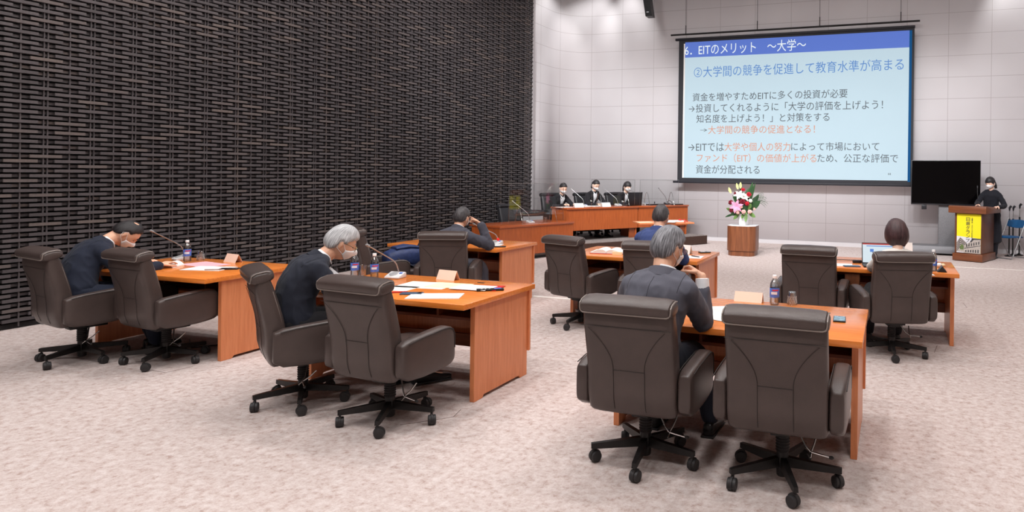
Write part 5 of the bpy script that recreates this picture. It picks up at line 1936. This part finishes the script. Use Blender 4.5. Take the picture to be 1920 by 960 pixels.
        so.offset = 1
        for s_ in (-1, 1):
            g = G()
            pt = HM @ head_pt(s_ * 1.10, -.22, .004)
            pb = HM @ head_pt(s_ * 1.10, -.50, .004)
            et = HM @ Vector((s_ * .082, -.004, .024))
            eb = HM @ Vector((s_ * .082, -.014, -.034))
            g.tube([pt, pt.lerp(et, .5) + HM.to_3x3() @ Vector((s_ * .004, 0, 0)), et], .0016, 6)
            g.tube([et, HM @ Vector((s_ * .084, -.026, -.004)), eb], .0016, 6)
            g.tube([pb, pb.lerp(eb, .5) + HM.to_3x3() @ Vector((s_ * .004, 0, 0)), eb], .0016, 6)
            obj('ear_loop', g, 'mask', mk)
    if glasses:
        g = G()
        for s_ in (-1, 1):
            c_ = Vector((s_ * .032, .106, .006))
            g.tube([c_ + Vector((.024 * cos(q), -abs(.004 * cos(q)), .017 * sin(q))) for q in [2 * pi * i / 18 for i in range(18)]], .0016, 6, HM, closed=True)
            g.tube([(s_ * .055, .103, .010), (s_ * .072, .075, .014), (s_ * .080, .0, .016), (s_ * .080, -.018, .004)], .0017, 6, HM)
        g.tube([(-.009, .106, .010), (0, .110, .012), (.009, .106, .010)], .0014, 6, HM)
        gl = obj('glasses', g, glasses, t)
        for s_ in (-1, 1):
            g = G()
            c_ = Vector((s_ * .032, .106, .006))
            g.lathe([(.0015, -.0005), (.019, -.0005), (.019, .0005), (.0015, .0005)], 20, HM @ Matrix.Translation(c_) @ Matrix.Diagonal((1.22, 1, .88, 1)) @ Matrix.Rotation(pi / 2, 4, 'X'))
            obj('lens', g, 'lens', gl)
    # --- jacket
    ck0 = .85 if fem else 1.0
    g = G()
    torso(g, 1.0, .05 if not stand else .12)
    for s_ in (-1, 1):
        a, e_, w_ = arms[s_]
        fr = (w_ - e_).normalized()
        sr = (.068, .061, .049) if not fem else (.057, .050, .041)
        limb(g, [a - X * s_ * .012 - up * .012, e_, w_ - fr * (.085 if s_ in cuffs else .018)], sr, 16)
        limb(g, [NB - nk * .012, NB.lerp(a, .55) + up * .018, a - X * s_ * .012 - up * .006], [.058 * ck0, .058 * ck0, sr[0] * .86], 14)
        if lapel:
            g.ell(e_, (sr[1] * 1.08,) * 3, 12, 8)
    jk = link('jacket' if lapel else 'top', voxel(g, 'jacket', jacket, .0095, 7, .5, .007, seed=sum(map(ord, label)) % 17), t)
    BV = BVHTree.FromPolygons([v.co.copy() for v in jk.data.vertices], [tuple(q.vertices) for q in jk.data.polygons])
    def surf(p, d_, off=.001):
        h_ = BV.ray_cast(p, d_)
        return h_[0] - d_ * off if h_[0] is not None else None
    # collars
    B_ = up.cross(X).normalized()            # forward-ish at the shoulders is -B_ or B_
    Fw = B_ if B_.y > 0 else -B_
    def collar(rx, ry, z0, z1, nm, m_, a0, a1, thick):
        g = G()
        rows = []
        for i in range(25):
            a = a0 + (a1 - a0) * i / 24
            fz = .030 * max(0, cos(a))
            dirv = X * sin(a) + Fw * cos(a)
            c0 = NB + X * sin(a) * rx * 1.05 + Fw * (cos(a) * ry * 1.05 + .006) + nk * (z0 - fz)
            c1 = NB + X * sin(a) * rx + Fw * (cos(a) * ry + .010) + nk * (z1 - fz)
            rows.append([c0, c0 + dirv * thick, c1 + dirv * thick * .7, c1])
        g.rings(rows)
        return obj(nm, g, m_, t, ang=50)
    ck = .82 if fem else 1.0
    if lapel:
        g = G()
        pts = [surf(spine[9].lerp(spine[1], i / 18) - Fw * .5, Fw, .0004) for i in range(19)]
        pts = [q for q in pts if q]
        if len(pts) > 3:
            g.tube(pts, .0012, 5)
            obj('back_seam', g, 'black_suit', jk)
        for s_ in (-1, 1):
            pts = []
            for i in range(13):
                an_ = radians(-35 + 150 * i / 12)
                dv = (up * cos(an_) - Fw * sin(an_)).normalized()
                q = surf(arms[s_][0] - X * s_ * .030 - up * .02 + dv * .4, -dv, .0004)
                if q:
                    pts.append(q)
            if len(pts) > 4:
                obj('sleeve_seam', G().tube(pts, .0013, 5), 'black_suit', jk)
        collar(.086 * ck, .078 * ck, -.030, .030, 'jacket_collar', jacket, .75, 2 * pi - .75, .012)
    if shirt:
        collar(.070 * ck, .064 * ck, -.010, .046, 'shirt_collar', shirt, .35, 2 * pi - .35, .005)
    if lapel and shirt:
        # shirt front and lapels
        g = G()
        rows = []
        for i in range(7):
            u = i / 6
            sp = spine[10].lerp(spine[5], u)
            hb = .070 + .058 * min(1, u * 1.6)
            wd_ = .050 * (1 - u) + .010
            c_ = surf(sp + Fw * .6, -Fw, .004) or (sp + Fw * hb)
            l_ = surf(sp + Fw * .6 - X * wd_, -Fw, .003) or (c_ - X * wd_)
            r_ = surf(sp + Fw * .6 + X * wd_, -Fw, .003) or (c_ + X * wd_)
            rows.append([l_, c_ + Fw * .002, r_, c_ - Fw * .025])
        g.rings(rows)
        obj('shirt_front', g, shirt, t)
    for s_ in cuffs:
        a, e_, w_ = arms[s_]
        fr = (w_ - e_).normalized()
        g = G().tube([w_ - fr * .11, w_ - fr * .05, w_ - fr * .012, w_ - fr * .010], [.040, .042, .040, .030], 16)
        obj('shirt_cuff', g, 'shirt', t)
    if badge:
        sp = surf(spine[7] + Fw * .6 + X * badge[0] + up * badge[1], -Fw, .004) or spine[7]
        g = G().box(-.03, .03, -.003, .003, -.018, .018, mtx=Matrix.Translation(sp))
        obj('name_badge', g, 'paper', t, smooth=False)
    # --- trousers or skirt, shoes
    if legs:
        g = G()
        for i in range(2):
            kk, aa = Vector(kn[i]), Vector(an[i])
            limb(g, [hips[i] + Vector((0, -.02, 0)), kk, aa + (kk - aa).normalized() * .02], [.095 if not fem else .088, .070, .056 if not skirt else .05], 16)
        g.ell(S0 + Vector((0, -.01, -.02)), (.165, .12, .10), 16, 10)
        if skirt:
            g.se_sweep([((0, S0.y + .01, z), (1, 0, 0), (0, 1, 0), a_, b_, 2.3) for z, a_, b_ in ((skirt, .20, .15), (.6, .20, .14), (.86, .175, .12), (.98, .14, .10))])
        link('skirt' if skirt else 'trousers', voxel(g, 'trousers', trousers, .012, 3, .5, .005, seed=3), t)
        for i in range(2):
            x, y, z = an[i]
            g = G()
            g.se_sweep([((x, y + yy, zz), (1, 0, 0), (0, 0, 1), a_, b_, 3) for yy, zz, a_, b_ in
                        ((-.065, z - .045, .032, .042), (-.01, z - .042, .038, .046), (.06, z - .052, .042, .036), (.13, z - .062, .044, .026), (.195, z - .066, .036, .020))])
            sh = obj('shoe', g, 'shoe', t)
            g = G().box(x - .042, x + .042, y - .085, y + .20, z - .088, z - .078, .004)
            obj('sole', g, 'rubber', sh)
    return t, arms

def cl(nm, f=0.0, s_=0.0):
    """floor point of a chair, f forward, s_ to its right, and its rotation"""
    o, x, y, rz, ba = CHAIR[nm]
    return Vector((x - sin(rz) * f + cos(rz) * s_, y + cos(rz) * f + sin(rz) * s_, 0)), rz

# 1 bowed man in navy at the leftmost desk
p, rz = cl('c1', .0)
person('person in a navy suit and white mask bowed over the leftmost desk', p, rz - .15, on_y(237, 438, 4.06), jacket='navy_suit', trousers='navy_suit', hair='hair_black', style='thin',
       hp=1.0, hy=-.30, neck=(-.02, .88, .42), crown=.85, bulge=-.13, armL={'w': (-6.38, 4.16, .74)}, armR={'w': (-6.12, 4.16, .74)}, pelvis=(.02, -.03, .575),
       knees=[(-.12, .40, .52), (.16, .40, .52)], ankles=[(-.02, .50, .09), (.20, .46, .09)])
# 2 white-haired man
p, rz = cl('c3', .0)
person('white-haired person with thin glasses and mask in a dark suit at the left front desk', p, rz, on_y(640, 456, 3.80), jacket='charcoal_suit', trousers='black_suit', hair='hair_white', style='full',
       hp=.52, hy=-.20, neck=(0, .80, .60), glasses='gold', bulge=-.13, armL={'w': (-3.66, 4.02, .74)}, armR={'w': (-3.60, 3.90, .74), 'e': (-3.45, 3.3, .6)}, pelvis=(0, -.05, .575), vox=.005,
       knees=[(-.10, .42, .53), (.10, .44, .53)], ankles=[(-.04, .66, .09), (.09, .80, .10)])
# 3 man with his head on his hand
p, rz = cl('c6', .06, .02)
el = at(911, 462, .745)
hw = on_y(866, 408, 6.62)
person('person with cropped greying hair in a slate suit resting the temple on a raised hand', p, -.02, hw, jacket='slate_suit', trousers='slate_suit', hair='hair_greying', style='short',
       hp=.22, hy=-.05, ht=.08, neck=(-.05, .50, .86), bulge=-.08, vox=.0045,
       armR={'w': hw + Vector((.215, .065, -.075)), 'e': el}, armL={'w': (-5.02, 6.98, .74)},
       handR={'D': Vector((-.80, .02, .42)), 'N': Vector((-.30, -.55, -.60)), 'side': 1, 'curl': (.55, .9, .6), 'index': True, 'splay': .12})
# 4 man in blue
p, rz = cl('c8', .05)
person('person with thinning dark hair in a bright blue suit, seen from behind', p, 0.02, on_y(1239, 406, 6.55), jacket='blue_suit', trousers='blue_suit', hair='hair_greying', style='short',
       hp=.25, neck=(0, .48, .87), crown=.55, bulge=-.07, armL={'w': (-2.45, 6.88, .74)}, armR={'w': (-2.14, 6.86, .74), 'e': (-1.95, 6.4, .75)})
# 5 grey-haired man at the right front desk
p, rz = cl('c9', .08)
hw = on_y(1253, 466, 3.74)
el = at(1312, 604, .75)
person('person with thick grey hair, dark glasses and mask in a grey suit, chin on hand', p, -.02, hw, jacket='grey_suit', trousers='charcoal_suit', hair='hair_grey', style='full',
       hp=.30, hy=-.55, neck=(0, .52, .85), glasses='dark_plastic', bulge=-.09, vox=.0042, sh_yaw=-.08,
       armR={'w': hw + Vector((.185, .085, -.165)), 'e': el}, armL={'w': (-1.52, 4.06, .74)}, cuffs=(1,),
       handR={'D': Vector((-.72, .20, .40)), 'N': Vector((-.35, -.35, -.75)), 'side': 1, 'curl': (.75, 1.1, .8), 'splay': .10, 'thumb': .3},
       knees=[(-.14, .40, .52), (.16, .38, .52)], ankles=[(-.12, .42, .09), (.24, .42, .09)])
# 6 short-haired person with the laptop
p, rz = cl('c12', .06)
person('person with short dark brown hair in a white top at the laptop, back turned', p, rz * .5, on_y(1681, 440, 6.56), body='skin2', jacket='white_knit', trousers='black_suit', hair='hair_brown', style='bob',
       hp=.30, hy=.12, neck=(0, .42, .9), fem=True, lapel=False, shirt=None, bulge=-.06, armL={'w': (-.17, 6.92, .74)}, armR={'w': (.12, 7.0, .74)})
# 7-9 the three women at the tribune
for nm, px, py, lab, hd, hy_, kw in (
        ('b1', 1056, 353, 'person in a black suit writing, leftmost of the three seated women', .55, -.18, dict(badge=(.07, -.07))),
        ('b2', 1117, 347, 'person in a black suit with a white name badge, middle of the three seated women', .62, .0, dict(badge=(.08, -.03))),
        ('b3', 1176, 350, 'person in a black suit behind the black laptop, right of the three seated women', .35, .05, dict(badge=(.08, -.02)))):
    o, sp, rz = SEAT[nm]
    fw = Vector((-sin(rz), cos(rz), 0))
    base = sp + fw * .10
    r = ray(px, py)
    # the head lies on the pixel ray where it passes over the seat, a little forward
    tgt = sp + fw * .22
    tt = (tgt.x * r.x + tgt.y * r.y) / (r.x ** 2 + r.y ** 2)
    hw = Vector((r.x * tt, r.y * tt, CAM_H + r.z * tt))
    off = hw - tgt
    base = Vector((sp.x + off.x * .9, sp.y + off.y * .9, DZ)) + fw * .05
    o.location = (sp.x + off.x * .9, sp.y + off.y * .9, sp.z)
    rt = Vector((fw.y, -fw.x, 0))
    dk = base + fw * .44
    dk.z = DZ + .72
    wl, wr_ = dk - rt * .13, dk + rt * .13
    person(lab, base, rz, hw, body='skin2', jacket='black_suit', trousers='black_suit', hair='hair_black', style='fringe' if nm == 'b3' else 'tied',
           hp=hd, hy=hy_, neck=(0, .34, .94), fem=True, bulge=-.05, armL={'w': wl}, armR={'w': wr_}, pelvis=(0, -.06, .575), k=1.0,
           handR={'curl': (.5, .7, .5)}, pony=[(0, -.095, .03), (0, -.115, -.03), (0, -.10, -.10), (0, -.09, -.15)] if nm != 'b1' else [(0, -.095, .0), (.01, -.11, -.05), (.01, -.10, -.10)], **kw)
# 10 woman at the lectern
hw = on_y(1857, 343, 14.86)
lz = LANG
fw = Vector((sin(lz), -cos(lz), 0))
base = Vector((hw.x, hw.y, 0)) - fw * .05
wl = Lp + Matrix.Rotation(LANG, 3, 'Z') @ Vector((LW * .42, .42, 0))
wr_ = on_y(1872, 388, 14.55)
rzp = LANG + pi + .08
person('person standing in a long black dress and white mask, hands on the wooden lectern', base, rzp, hw, body='skin2', jacket='black_dress', trousers='black_dress', hair='hair_black', style='fringe',
       hp=.40, hy=-.36, neck=(0, .26, .96), fem=True, lapel=False, shirt=None, stand=True, pelvis=(0, -.03, .90), bulge=-.02, skirt=.36,
       armR={'w': on_y(1834, 384, 14.55)}, armL={'w': wr_},
       knees=[(-.08, .0, .48), (.08, .0, .48)], ankles=[(-.08, -.03, .09), (.08, -.02, .09)],
       pony=[(0, -.10, .01), (-.01, -.115, -.05), (-.02, -.105, -.11), (-.03, -.09, -.16)])
